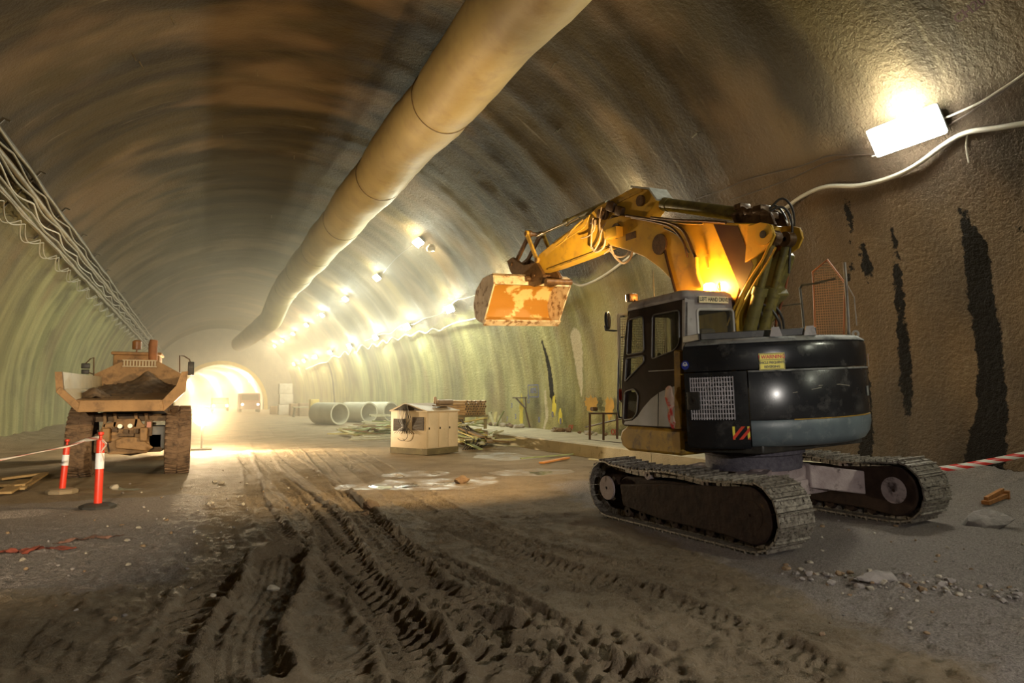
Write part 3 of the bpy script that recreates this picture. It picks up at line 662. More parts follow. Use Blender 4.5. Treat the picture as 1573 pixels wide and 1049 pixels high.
cw = MB(); arcband(cw, AS, A1, [(.55, 1.40), (1.44, 1.40), (1.447, 1.43), (1.447, 1.94), (1.43, 1.975), (.55, 1.975)]); cwo = H_(cw, 'counterweight', m_blk, smooth=40)
ck = MB(); arcband(ck, AS, A1, [(.55, 1.08), (1.30, 1.08), (1.38, 1.11), (1.43, 1.19), (1.45, 1.30), (1.45, 1.375), (1.44, 1.395), (.55, 1.395)]); H_(ck, 'counterweight_skirt', m_blue, cwo, smooth=40)
sm = MB(); arcband(sm, AS, A1, [(1.44, 1.955), (1.452, 1.957), (1.452, 1.975), (1.44, 1.978)]); H_(sm, 'seam_strip', m_dusttop, cwo)
ys_ = MB(); arcband(ys_, -118, -60, [(1.44, 1.392), (1.4535, 1.394), (1.4535, 1.402), (1.44, 1.404)]); H_(ys_, 'scraped_edge', m_yeld, cwo)
dr = MB(); arcband(dr, A0, AS-.6, [(1.0, 1.07), (1.41, 1.07), (1.44, 1.12), (1.44, 1.40), (1.0, 1.40)], 12); arcband(dr, A0, A0+2.5, [(1.2, 1.40), (1.44, 1.40), (1.44, 1.97), (1.2, 1.97)], 3)
arcband(dr, AS-6.5, AS-.6, [(1.2, 1.40), (1.44, 1.40), (1.44, 1.97), (1.2, 1.97)], 4); arcband(dr, A0, AS-.6, [(1.2, 1.925), (1.44, 1.925), (1.44, 1.975), (1.2, 1.975)], 12)
dro = H_(dr, 'radiator_door', m_blk, smooth=40)
bk = MB(); arcband(bk, A0+2, AS-6, [(1.30, 1.40), (1.35, 1.40), (1.35, 1.95), (1.30, 1.95)], 12); H_(bk, 'radiator_core', mat('radiator_dark', (.03, .03, .035), (.012, .012, .014), rough=.6, ns=40), dro)
gr = MB(); ga0, ga1 = A0+3, AS-7
for i in range(17):
    a = R(ga0+(ga1-ga0)*i/16); e = Vector((math.cos(a), math.sin(a), 0)); gr.bar(e*1.43+Vector((0, 0, 1.41)), e*1.43+Vector((0, 0, 1.92)), .012, .008)
for k in range(10):
    z = 1.43+k*.053; gr.tube([(1.432*math.cos(R(a)), 1.432*math.sin(R(a)), z) for a in np.linspace(ga0, ga1, 12)], .006, 5)
m_gr = mat('grille_grey', (.62, .58, .62), (.42, .4, .42), rough=.5, ns=9); H_(gr, 'grille', m_gr, dro, smooth=None)
rg = MB()
a = R(-152); e = Vector((math.cos(a), math.sin(a), 0)); tn = Vector((-e.y, e.x, 0))
for rr_ in (.05, .09, .13, .17): rg.tube([e*1.405+Vector((0, 0, 1.72))+tn*math.cos(w)*rr_+Vector((0, 0, 1))*math.sin(w)*rr_ for w in np.linspace(0, 2*math.pi, 25)[:-1]], .005, 5, closed=True)
H_(rg, 'fan_guard', m_gr, dro, smooth=None)
lp = MB(); a = R(-163.5); e = Vector((math.cos(a), math.sin(a), 0)); M = Matrix((Vector((-e.y, e.x, 0)), Vector((0, 0, 1)), e)).transposed().to_4x4(); M.translation = e*1.44+Vector((0, 0, 1.64)); lp.box((0, 0, 0), (.17, .22, .03), T=M, bev=.01); lp.lathe([(.03, .016), (.05, .02), (.05, .03), (.02, .03)], M @ Vector((0, 0, 0)), e, 16); H_(lp, 'door_latch', m_blk2, dro)
# stickers on the tail
def tailframe(px, py, r=1.447):
    p = hc(px, py, r); e = Vector((p.x, p.y, 0)).normalized(); M = Matrix((Vector((-e.y, e.x, 0)), Vector((0, 0, 1)), e)).transposed().to_4x4(); M.translation = p+e*.006; return HT @ M
def sticker(name, px0, py0, px1, py1, m, parent=None, t=.004, r=1.447):
    a, b = hc(px0, py0, r), hc(px1, py1, r); M = tailframe((px0+px1)/2, (py0+py1)/2, r)
    w = math.hypot(a.x-b.x, a.y-b.y); h = abs(a.z-b.z); mb = MB().box((0, 0, 0), (w, h, t)); o = mb.build(name, m, parent or exc, smooth=None); o.matrix_local = M; return o, M, w, h
m_sy = mat('sign_yellow', (.85, .72, .08), (.75, .62, .08), rough=.5); m_sr = mat('sign_red', (.70, .05, .02), rough=.5); m_sk = mat('sign_black', (.02, .02, .02), rough=.5)
m_sw = mat('sign_white', (.75, .75, .72), rough=.5)
o, M, w, h = sticker('warning_sign', 1165, 543, 1206, 567, m_sy)
T3 = lambda x, y, z=.003: Matrix.Translation((x, y, z))
text_mesh('sign_heading', '! WARNING', h*.30, m_sr, o, T3(0, h*.27), squeeze=.95, bold=.0015)
text_mesh('sign_text', 'VEHICLE FREQUENTLY', h*.20, m_sk, o, T3(0, -h*.07), squeeze=.82, bold=.001)
text_mesh('sign_text', 'REVERSING', h*.20, m_sk, o, T3(0, -h*.32), squeeze=.9, bold=.001)
bx = MB()
for s in (-1, 1): bx.box((0, s*h*.46, 0), (w*.96, h*.03, .002)); bx.box((s*w*.475, 0, 0), (h*.03, h*.92, .002))
bx.box((0, h*.1, 0), (w*.96, h*.025, .002)); q = bx.build('sign_border', m_sk, o, smooth=None); q.matrix_local = T3(0, 0)
o, M, w, h = sticker('hazard_marker', 1125, 655, 1153, 675, m_sy, r=1.43)
sp = MB()
def clipx(P, lim, sgn):
    out = []
    for i in range(len(P)):
        a, b = P[i-1], P[i]; ia, ib = a[0]*sgn <= lim, b[0]*sgn <= lim
        if ia != ib: t = (lim*sgn-a[0])/(b[0]-a[0]); out.append((lim*sgn, a[1]+(b[1]-a[1])*t))
        if ib: out.append(b)
    return out
for k in (-1.05, -.35, .35):
    x0 = k*w/1.4+.02; pts = clipx(clipx([(x0, -h/2), (x0+.22*w, -h/2), (x0+.22*w+h*.85, h/2), (x0+h*.85, h/2)], w/2, 1), w/2, -1)
    if len(pts) > 2: sp.prism([(x, y, .002) for x, y in pts], (0, 0, .002))
q = sp.build('hazard_stripes', m_sr, o, smooth=None)
p = hc(1052.5, 561); M = tailframe(1053, 561); mb = MB().lathe([(.001, 0), (.055, 0), (.055, .004), (.001, .004)], (0, 0, 0), (0, 0, 1), 24); o = mb.build('ear_protection_sticker', mat('sticker_blue', (.03, .05, .35), rough=.4), exc); o.matrix_local = M
mb = MB(); mb.tube([(.028*math.cos(a), .034*math.sin(a)+.002, .006) for a in np.linspace(-.3, math.pi+.3, 12)], .005, 5); mb.lathe([(.001, .004), (.016, .004), (.016, .007), (.001, .007)], (0, 0, 0), (0, 0, 1), 14)
mb.build('ear_symbol', m_sw, o)
M = tailframe(1333, 553); o = MB().box((0, 0, 0), (.12, .16, .004)).build('red_white_sticker', m_sw, exc, smooth=None); o.matrix_local = M
q = MB().box((0, .045, .003), (.12, .06, .003)).build('sticker_heading', m_sr, o, smooth=None)
M = tailframe(1332, 600); o = MB().box((0, 0, 0), (.12, .12, .004)).build('scuffed_badge', m_dusttop, exc, smooth=None); o.matrix_local = M
# scratches
sc_ = MB()
for pts in (((1078+180, 593), (1278-20, 592), (1290, 590), (1305, 592)), ((1247, 598), (1262, 595)), ((1218, 603), (1225, 602))):
    sc_.tube([hc(*p, 1.449) for p in pts], .003, 4)
H_(sc_, 'scratches', mat('scratch_pale', (.5, .45, .35)), cwo, smooth=None)
# deck (frame) and right-hand tool box
dk = MB(); dk.prism([(-1.24, -.06, 1.0), (-1.24, 1.05, 1.0), (-1.15, 1.2, 1.0), (.2, 1.25, 1.0), (1.25, 1.3, 1.0), (1.3, -.2, 1.0), (.9, -1.0, 1.0), (-.9, -1.0, 1.0)], (0, 0, .12)); H_(dk, 'deck_frame', m_blk2, bevel=.02)
cb = MB()
prof = [(-.06, 1.28), (1.06, 1.28), (1.19, 1.22), (1.24, 1.10), (1.19, 1.0), (1.06, .94), (-.02, .94), (-.06, 1.0)]
cb.prism([(-1.28, y, z) for y, z in prof], (.95, 0, 0)); H_(cb, 'cab_skirt', m_yeld, bevel=.04)
rb = MB(); rb.box((.72, .55, 1.75), (1.12, 1.45, 1.2), bev=.08); H_(rb, 'right_housing', m_blk2)
fs = MB(); fs.prism([(-1.30, .05, 1.28), (-1.30, -.08, 1.28), (-1.30, -.12, 2.1), (-1.27, -.10, 2.26), (-1.27, .02, 2.28), (-1.30, -.01, 2.1)], (.25, 0, 0)); H_(fs, 'fender_strip', m_yeld, bevel=.01)
# --- cab
def cx_(z): return -1.255+max(0, z-1.3)*.085
def cabside(mb, outer, holes, d=.05):
    f = lambda L: [(cx_(z), y, z) for y, z in L]; mb.plate(f(outer), [f(h) for h in holes], (d, 0, 0))
def rnd_poly(L, r=.05, n=4):        # rounds the corners of a 2d polygon
    out = []
    for i, p in enumerate(L):
        p = Vector(p); a = (Vector(L[i-1])-p); b = (Vector(L[(i+1) % len(L)])-p); ra = min(r, a.length*.45); rb_ = min(r, b.length*.45)
        s, e = p+a.normalized()*ra, p+b.normalized()*rb_
        for k in range(n+1): t = k/n; out.append(tuple((1-t)**2*s+2*t*(1-t)*p+t*t*e))
    return out
YB, YF = -.075, 1.20
outer = rnd_poly([(YB, 1.28), (YF, 1.28), (1.22, 1.9), (1.17, 2.55), (1.10, 2.93), (YB, 2.97)], .08)
h1 = rnd_poly([(1.08, 2.78), (.76, 2.80), (.73, 2.30), (1.11, 2.28)], .05); h2 = rnd_poly([(1.12, 2.23), (.73, 2.25), (.73, 2.16), (1.14, 1.90)], .03)
h3 = rnd_poly([(.56, 2.79), (.03, 2.80), (.02, 2.36), (.12, 2.28), (.56, 2.19)], .05); h4 = rnd_poly([(1.14, 1.76), (.93, 1.80), (.84, 1.72), (.86, 1.46), (.95, 1.38), (1.16, 1.36)], .05)
cs = MB(); cabside(cs, outer, [h1, h2, h3, h4]); cab = H_(cs, 'cab', m_cabd, bevel=.006)
for hh, nm in ((h1, 'side_window'), (h2, 'side_window'), (h3, 'door_window'), (h4, 'side_window')):
    g_ = MB(); g_.prism([(cx_(z)+.025, y, z) for y, z in hh], (.006, 0, 0)); H_(g_, nm, m_glass, cab, smooth=None)
    f_ = MB(); f_.tube([(cx_(z)-.004, y, z) for y, z in hh], .011, 6, closed=True); H_(f_, 'window_seal', m_hose, cab)
# rear wall, front wall, far wall
def quadplate(name, m, P, holes, d): q = MB(); q.plate(P, holes, d); return H_(q, name, m, cab, bevel=.008)
XL = lambda z: cx_(z); XR = -.24
rw = [(-.93, 2.80), (-.29, 2.81), (-.29, 2.42), (-.93, 2.42)]; rwr = rnd_poly(rw, .06)
quadplate('rear_panel', m_cabg, [(x, YB, z) for x, z in rnd_poly([(XL(1.3)+.0, 1.3), (XL(2.95), 2.97), (XR-.06, 2.97), (XR, 1.3)], .06)], [[(x, YB, z) for x, z in rwr]], (0, .05, 0))
g_ = MB(); g_.prism([(x, YB+.02, z) for x, z in rwr], (0, .006, 0)); H_(g_, 'rear_window', m_glass, cab, smooth=None)
f_ = MB(); f_.tube([(x, YB-.006, z) for x, z in rwr], .018, 6, closed=True); H_(f_, 'rear_window_frame', mat('pale_frame', (.5, .47, .42), rough=.45), cab)
fw = rnd_poly([(-1.13, 1.75), (-1.06, 2.82), (-.33, 2.82), (-.33, 1.75)], .06)
quadplate('front_panel', m_cabd, [(x, 1.19-(z-1.3)*.05, z) for x, z in rnd_poly([(XL(1.3), 1.3), (XL(2.9), 2.93), (XR-.05, 2.93), (XR, 1.3)], .06)], [[(x, 1.19-(z-1.3)*.05, z) for x, z in fw]], (0, -.04, 0))
g_ = MB(); g_.prism([(x, 1.17-(z-1.3)*.05, z) for x, z in fw], (0, -.006, 0)); H_(g_, 'windscreen', m_glass, cab, smooth=None)
rh = rnd_poly([(.05, 1.9), (.05, 2.8), (1.02, 2.8), (1.06, 1.9)], .06)
quadplate('right_panel', m_cabd, [(XR, y, z) for y, z in outer], [[(XR, y, z) for y, z in rh]], (-.04, 0, 0))
g_ = MB(); g_.prism([(XR-.02, y, z) for y, z in rh], (-.006, 0, 0)); H_(g_, 'right_window', m_glass, cab, smooth=None)
rf = MB(); V = []
lay = [(2.93, 0), (2.96, -.02), (3.02, .0), (3.055, .05), (3.07, .14)]
base = rnd_poly([(-1.13, YB-.01), (-1.13, 1.08), (-1.05, 1.17), (-.34, 1.17), (-.27, 1.08), (-.27, YB-.01)], .1)
cxm, cym = -.7, .54
for z, ins in lay:
    for x, y in base: V.append((cxm+(x-cxm)*(1-ins/.45), cym+(y-cym)*(1-ins/.62), z-.05*max(0, (y-.3))*.6))
n = len(base); Fc = [(i*n+j, i*n+(j+1) % n, (i+1)*n+(j+1) % n, (i+1)*n+j) for i in range(len(lay)-1) for j in range(n)]+[tuple(range(n)), tuple(range((len(lay)-1)*n, len(lay)*n))]
rf.add(V, Fc); H_(rf, 'cab_roof', m_cabg, cab, smooth=50)
fl_ = MB(); fl_.box((-.74, .56, 1.31), (.95, 1.2, .05)); H_(fl_, 'cab_floor', m_blk2, cab)
st = MB(); st.box((-.68, .25, 1.72), (.5, .5, .14), bev=.05); st.box((-.68, .03, 2.06), (.48, .13, .62), bev=.05); st.box((-.68, .03, 2.47), (.26, .1, .18), bev=.04); st.box((-.68, .25, 1.5), (.4, .4, .36)); H_(st, 'operator_seat', mat('seat_cloth', (.10, .075, .06), (.07, .05, .04), rough=.9), cab)
cl = MB(); cl.box((-.98, .5, 1.78), (.14, .4, .25), bev=.03); cl.tube([(-.98, .62, 1.9), (-.98, .68, 2.08), (-.98, .64, 2.2)], .018, 8); cl.lathe([(.001, 0), (.035, .02), (.03, .08), (.001, .1)], (-.98, .64, 2.18), (0, 0, 1), 10); H_(cl, 'control_console', m_blk2, cab)
lp = MB(); L = [(YF-.03, 1.30), (.35, 1.30), (.35, 1.72), (.50, 1.68), (.68, 1.56), (.82, 1.42), (.95, 1.36), (YF-.03, 1.33)]
lp.prism([(cx_(z)-.008, y, z) for y, z in [(-.03, 1.30), (.40, 1.30), (.40, 1.74), (.2, 1.80), (.0, 1.84), (-.03, 1.8)]], (.01, 0, 0)); lp.prism([(cx_(z)-.008, y, z) for y, z in [(.415, 1.30), (1.14, 1.30), (1.12, 1.34), (.95, 1.36), (.84, 1.42), (.72, 1.54), (.56, 1.66), (.415, 1.73)]], (.01, 0, 0))
H_(lp, 'door_lower_panel', mat('door_blue_grey', (.16, .17, .20), (.11, .12, .14), rough=.4, ns=3), cab, smooth=None)
ln = MB(); ln.bar((cx_(2.03)-.004, .02, 2.03), (cx_(2.03)-.004, .62, 2.03), .008); H_(ln, 'door_seam', m_cabg, cab)
tp = MB(); tp.box((cx_(2.0)-.045, -.03, 1.98), (.05, .10, .09)); H_(tp, 'red_reflector', m_sr, cab)
# window guard grid in front of the windscreen
gg = MB(); yg = 1.34
for x in np.linspace(-1.16, -.28, 26): gg.bar((x, yg, 1.62), (x, yg-.06, 2.88), .006)
for z in np.linspace(1.62, 2.88, 36): gg.bar((-1.16, yg-.06*(z-1.62)/1.26, z), (-.28, yg-.06*(z-1.62)/1.26, z), .006)
for a, b in (((-1.16, 1.62), (-1.16, 2.88)), ((-.28, 1.62), (-.28, 2.88)), ((-1.16, 1.62), (-.28, 1.62)), ((-1.16, 2.88), (-.28, 2.88))): gg.bar((a[0], yg-.06*(a[1]-1.62)/1.26, a[1]), (b[0], yg-.06*(b[1]-1.62)/1.26, b[1]), .03)
H_(gg, 'window_guard', mat('guard_wire', (.35, .28, .18), (.25, .2, .13), rough=.5), cab, smooth=None)
# roof fittings: beacon, work lamp, antenna, horn box, sign
m_bea = bpy.data.materials.new('beacon_amber'); m_bea.use_nodes = True; _n = m_bea.node_tree; _n.nodes.remove(_n.nodes['Principled BSDF'])
_e = _n.nodes.new('ShaderNodeEmission'); _e.inputs[0].default_value = (1, .62, .18, 1); _e.inputs[1].default_value = 30; _t = _n.nodes.new('ShaderNodeBsdfTransparent'); _x = _n.nodes.new('ShaderNodeMixShader')
_n.links.new(_e.outputs[0], _x.inputs[1]); _n.links.new(_t.outputs[0], _x.inputs[2]); _n.links.new(_x.outputs[0], _n.nodes['Material Output'].inputs['Surface'])
o = MB(); b0 = hl(1090, 447, 1, .25); b0.z = 3.05
o.lathe([(.001, 0), (.08, 0), (.08, .04), (.05, .05)], b0, (0, 0, 1), 20); H_(o, 'beacon_base', m_blk2, cab)
o = MB(); o.lathe([(.078, .045), (.08, .06), (.075, .14), (.05, .16), (.001, .165)], b0, (0, 0, 1), 24); H_(o, 'amber_beacon', m_bea, cab)
bl = light('beacon_light', 'POINT', HM @ (b0+Vector((0, 0, .12))), BEACON, (1, .47, .09), .05)
wl = hl(1113, 446, 1, .15); o = MB(); ax = Vector((-.45, -.9, .1)).normalized(); wl.z = 3.16
o.lathe([(.001, 0), (.05, 0), (.085, .05), (.09, .10), (.08, .11)], wl-ax*.1, ax, 20); o.bar((wl.x, wl.y+.02, 3.05), (wl.x, wl.y+.02, 3.12), .03); w_ = H_(o, 'work_lamp', m_rust, cab)
o = MB(); o.lathe([(.001, .105), (.078, .105), (.078, .11)], wl-ax*.1, ax, 20); H_(o, 'work_lamp_lens', mat('lens_pale', (.6, .45, .3), rough=.2), w_)
an = hl(1005, 461, 0, -1.05); o = MB(); o.tube([an, an+Vector((0, 0, .42))], .006, 5); o.cyl(an-Vector((0, 0, .03)), an+Vector((0, 0, .02)), .02, 8); H_(o, 'antenna', m_blk2, cab)
sg = MB(); sgp = [hl(1073, 461, 1, YB-.04), hl(1118, 470, 1, YB-.04)]; cxs, czs = (sgp[0].x+sgp[1].x)/2, 2.925
wS = sgp[1].x-sgp[0].x; sg.box((cxs, YB-.05, czs), (wS, .008, .085)); so = H_(sg, 'left_hand_drive_sign', mat('sign_cream', (.85, .72, .42), (.75, .62, .34)), cab, smooth=None)
text_mesh('sign_text', 'LEFT HAND DRIVE', .075, m_sk, so, HT @ Matrix.Translation((cxs, YB-.056, czs)) @ Matrix.Rotation(math.pi/2, 4, 'X'), squeeze=.80, bold=.0015)
# mirror, grab rails
mr = MB(); q = lambda px, py: hl(px, py, 1, 1.32)
mr.tube([q(957, 641), q(951, 641), q(949, 630), q(950, 560), q(951, 508), q(944, 508), q(930, 507), q(929, 500)], .014, 8); mr.tube([q(951, 508), q(951, 487), q(959, 486)], .014, 8); mr.tube([q(957, 518), q(951, 518)], .012, 6); H_(mr, 'grab_rail', m_blk2, cab)
mi = MB(); c_ = q(935.5, 492); e_ = Vector((.35, -.9, 0)).normalized(); s_ = Vector((0, 0, 1)).cross(e_).normalized()
mi.prism([c_+s_*.055*math.cos(a)+Vector((0, 0, 1))*.13*math.sin(a) for a in np.linspace(0, 2*math.pi, 21)[:-1]], e_*-.05); mo = H_(mi, 'mirror', m_blk2, cab, bevel=.008)
mi = MB(); mi.prism([c_+e_*.004+s_*.046*math.cos(a)+Vector((0, 0, 1))*.115*math.sin(a) for a in np.linspace(0, 2*math.pi, 21)[:-1]], e_*-.004); H_(mi, 'mirror_glass', mat('mirror_glass', (.5, .5, .5), rough=.05, metal=1), mo)
lk_ = MB(); lk_.box(q(952.5, 606), (.05, .05, .16), bev=.015); H_(lk_, 'red_clamp', m_sr, cab)
# tail top rail with lugs, guard screen, posts
a_, b_ = hc(1076, 515, 1.36), hc(1253, 503, 1.36); a_.z = b_.z = 2.41
tr_ = MB(); tr_.bar(a_, b_, .05, .085); tr_.bar(a_+Vector((.06, .35, -.01)), a_, .05, .085); tro = H_(tr_, 'hood_rail', m_blk2, bevel=.008)
for px in (1191, 1243):
    l_ = MB(); p = hc(px, 511, 1.37); p.z = 2.38; d_ = (b_-a_).normalized(); l_.prism([p-d_*.07+Vector((0, 0, -.02)), p+d_*.07+Vector((0, 0, -.02)), p+d_*.04+Vector((0, 0, .09)), p-d_*.04+Vector((0, 0, .09))], Vector((p.x, p.y, 0)).normalized()*.02); H_(l_, 'lifting_lug', m_cabg, tro)
l_ = MB(); p = Vector((1.0, -.93, 2.38)); l_.lathe([(.025, 0), (.05, 0), (.05, .02), (.025, .02), (.025, 0)], p+Vector((0, 0, .03)), (-.4, -.9, 0), 16); H_(l_, 'lifting_lug', m_cabg)
GX = 1.15; q = lambda px, py: hl(px, py, 0, GX)
sn = MB(); O = [q(1252, 516), q(1250, 440), q(1248, 418), q(1271, 399), q(1298, 435), q(1296, 516)]
sn.tube(O, .014, 6, closed=True); sno = H_(sn, 'guard_screen_frame', mat('orange_steel', (.60, .22, .08), (.45, .16, .06), rough=.5))
sw = MB()
for k in range(30):
    t = k/29; z0 = O[0].z+(O[3].z-O[0].z)*t
    def yat(z, edge):
        for a, b in zip(edge[:-1], edge[1:]):
            if min(a.z, b.z)-1e-6 <= z <= max(a.z, b.z)+1e-6: return a.y+(b.y-a.y)*((z-a.z)/((b.z-a.z) or 1))
    ya, yb = yat(z0, [O[0], O[1], O[2], O[3]]), yat(z0, [O[5], O[4], O[3]])
    if ya is not None and yb is not None and abs(ya-yb) > .02: sw.bar((GX, ya, z0), (GX, yb, z0-.03), .010)
for k in range(1, 12):
    y = O[0].y+(O[5].y-O[0].y)*k/12; sw.bar((GX, y, O[0].z), (GX, y, O[1].z+.25-.3*abs(k/12-.45)), .004)
H_(sw, 'guard_screen_mesh', mat('screen_wire', (.5, .24, .12), (.35, .2, .12), rough=.5), sno, smooth=None)
ps = MB(); ps.tube([q(1304, 516), q(1301, 460), q(1297, 403)], .022, 8); ps.tube([q(1300, 435), q(1312, 456), q(1316, 500)], .008, 6); H_(ps, 'guard_post', m_cabg)
gr_ = MB(); gr_.tube([q(1236, 514), q(1233, 480), q(1229, 443), q(1232, 438), q(1249, 436), q(1283, 428)], .017, 8); gr_.tube([q(1232, 466), q(1200, 470), q(1172, 505)], .013, 8); H_(gr_, 'hand_rail', m_blk2)
# --- boom, arm, linkage, bucket
def yz(pts, X): return [hl(px, py, 0, X) for px, py in pts]
BX = .24
bo = [(.30, 1.75), (.60, 2.2), (1.05, 3.15), (1.18, 3.42), (1.40, 3.62), (1.75, 3.86), (2.2, 4.06), (2.62, 4.22), (2.80, 4.38), (2.82, 4.55), (2.66, 4.68), (2.3, 4.66), (1.9, 4.52), (1.3, 4.34), (1.1, 4.28), (-.52, 3.88), (-.50, 3.76), (-.02, 2.75), (.0, 1.75)]
b = MB(); b.prism([(-BX, y, z) for y, z in bo], (2*BX, 0, 0)); boom = H_(b, 'boom', m_yel, bevel=.015)
for X0 in (-BX-.035, BX): H_(MB().prism([(X0, y, z) for y, z in [(-.40, 3.87), (-.62, 3.87), (-.78, 3.80), (-.82, 3.66), (-.74, 3.54), (-.52, 3.46), (-.32, 3.40)]], (.035, 0, 0)), 'boom_ear_plate', m_yel, boom, bevel=.006)
for pts in (yz([(1096, 344.5), (1133, 347), (1157, 408), (1139, 449)], -BX-.004),):
    s_ = MB(); s_.prism(pts, (.006, 0, 0)); H_(s_, 'black_stripe', mat('stripe_black', (.03, .012, .008), (.04, .02, .01), rough=.4), boom, smooth=None)
fe = MB(); fe.tube(yz([(1016, 361), (1026, 405), (1038, 449), (1046, 480)], -BX-.01), .022, 6); H_(fe, 'boom_edge_strip', m_cabd, boom)
for sx in (-1, 1):   # ears with pin
    e_ = MB(); c_ = Vector((sx*(BX+.03), -.66, 3.70)); e_.lathe([(.035, 0), (.14, 0), (.14, .04), (.035, .04), (.035, 0)], c_-Vector((.02, 0, 0)), (1, 0, 0), 20); H_(e_, 'boom_ear', m_yel, boom)
    e_ = MB(); e_.lathe([(.001, -.01), (.05, -.01), (.05, .05), (.001, .05)], c_-Vector((.02, 0, 0)), (1, 0, 0), 16); H_(e_, 'boom_pin', m_blk2, boom)
for q_ in ((1.35, 3.98, .16), (2.42, 4.42, .13)): H_(MB().lathe([(.001, -BX-.03), (q_[2], -BX-.03), (q_[2], -BX), (.001, -BX)], (0, q_[0], q_[1]), (1, 0, 0), 20), 'boom_boss', m_rust, boom)
pl_ = MB(); pl_.box((-BX-.004, 2.05, 4.26), (.008, .26, .11)); H_(pl_, 'boom_plate', m_rust, boom)
# lift cylinders with olive guards, seen against the wall on the right-hand side
for sx in (-1, 1):
    X0 = sx*.13; A = Vector((X0, -.68, 3.66)); B_ = Vector((X0, .02, 2.0)); d_ = (B_-A)
    c1 = MB(); c1.cyl(A+d_*.40, B_, .085, 18); c1.cyl(A+d_*.36, A+d_*.42, .10, 18); cy = H_(c1, 'lift_cylinder', m_olive)
    c2 = MB(); c2.cyl(A+d_*.02, A+d_*.40, .05, 14); H_(c2, 'cylinder_rod', m_olive, cy)
    c3 = MB(); c3.lathe([(.03, -.06), (.10, -.06), (.10, .06), (.03, .06)], A, (1, 0, 0), 16); H_(c3, 'rod_eye', m_rust, cy)
gd = MB(); pts = yz([(1196, 383), (1205, 392), (1190, 440), (1196, 452), (1180, 470), (1175, 492), (1150, 505), (1140, 492), (1158, 455), (1180, 405)], .1)
gd.prism(pts, (.22, 0, 0)); H_(gd, 'boom_foot_bracket', m_olive, bevel=.02)
tb = MB()
tb.tube(yz([(1186, 368), (1172, 398), (1150, 432), (1128, 472), (1118, 500)], -.27), .016, 8); tb.tube(yz([(1192, 380), (1180, 402), (1157, 438), (1137, 476), (1126, 502)], -.27), .012, 8); H_(tb, 'steel_pipes', m_yel, boom)
# arm cylinder on top of the boom
A = hl(1150, 331, 0, 0); B_ = hl(1008, 312, 0, 0); d_ = B_-A
c1 = MB(); c1.cyl(A+d_*.03, A+d_*.86, .098, 20); c1.cyl(A+d_*.84, A+d_*.90, .108, 20); c1.cyl(A+d_*.03, A+d_*.08, .11, 20); cy = H_(c1, 'arm_cylinder', m_olive)
c2 = MB(); c2.cyl(A+d_*.88, B_, .05, 14); H_(c2, 'cylinder_rod', m_chrome, cy)
for P in (A, B_): H_(MB().lathe([(.03, -.14), (.11, -.14), (.11, .14), (.03, .14)], P, (1, 0, 0), 18), 'cylinder_eye', m_rust, cy)
br = MB(); P = yz([(1128, 344), (1122, 330), (1134, 322), (1166, 318), (1182, 326), (1190, 345)], -.14); br.prism(P, (.05, 0, 0)); br.prism([p+Vector((.24, 0, 0)) for p in P], (.05, 0, 0)); H_(br, 'cylinder_bracket', m_rust, boom, bevel=.008)
vb = MB()
for px, py, s in ((1140, 318, .08), (1170, 322, .10), (1155, 326, .08), (1182, 332, .09)): vb.box(hl(px, py, 0, -.05), (.2, s*1.5, s), bev=.015)
H_(vb, 'valve_block', m_rust, boom)
# arm
ao = yz([(984, 289), (1010, 293), (1021, 310), (1006, 330), (990, 352), (956, 373), (909, 394), (860, 412), (836, 419), (828, 410), (838, 391), (868, 366), (909, 337), (929, 318), (956, 304)], 0)
b = MB(); b.prism([(-.15, p.y, p.z) for p in ao], (.30, 0, 0)); arm = H_(b, 'arm', m_yel, bevel=.015)
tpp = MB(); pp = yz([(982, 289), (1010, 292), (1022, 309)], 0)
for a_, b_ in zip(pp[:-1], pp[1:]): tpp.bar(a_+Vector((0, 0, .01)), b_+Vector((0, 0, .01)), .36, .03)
H_(tpp, 'arm_cap_plate', mat('lit_arm_plate', (.45, .45, .42), (.3, .3, .27), rough=.4, ns=10), arm)  # white lamp light on the arm's top plate put into its colour
rb_ = MB(); rb_.bar(hl(930, 319, 0, -.17), hl(985, 292, 0, -.17), .03, .05); rb_.bar(hl(842, 414, 0, -.16), hl(956, 372, 0, -.16), .02, .03); H_(rb_, 'arm_edge', m_yeld, arm)
for px, py, r in ((997, 310, .09), (966, 345, .12), (941, 330, .10)): H_(MB().lathe([(.001, -.2), (r, -.2), (r, .2), (.001, .2)], hl(px, py, 0, 0), (1, 0, 0), 18), 'arm_boss', m_rust, arm)
vb = MB(); vb.box(hl(944, 358, 0, -.30), (.16, .30, .17), bev=.01); H_(vb, 'arm_valve_block', m_yel, arm)
vd = MB()
for px, py, s in ((945, 318, .22), (930, 330, .2), (958, 325, .2), (918, 341, .14), (950, 337, .14), (962, 333, .10)): vd.box(hl(px, py, 0, -.10), (.26, s, s*.8), rot=Euler((R(25), 0, 0)).to_matrix(), bev=.03)
H_(vd, 'arm_fittings', m_rust, arm)
A = hl(934, 318, 0, 0)+Vector((0, 0, .06)); B_ = hl(826, 362, 0, 0); d_ = B_-A
c1 = MB(); c1.cyl(A, A+d_*.52, .065, 18); c1.cyl(A+d_*.50, A+d_*.56, .078, 18); cy = H_(c1, 'bucket_cylinder', m_olive)
c2 = MB(); c2.cyl(A+d_*.5, B_, .034, 12); H_(c2, 'cylinder_rod', m_chrome, cy)
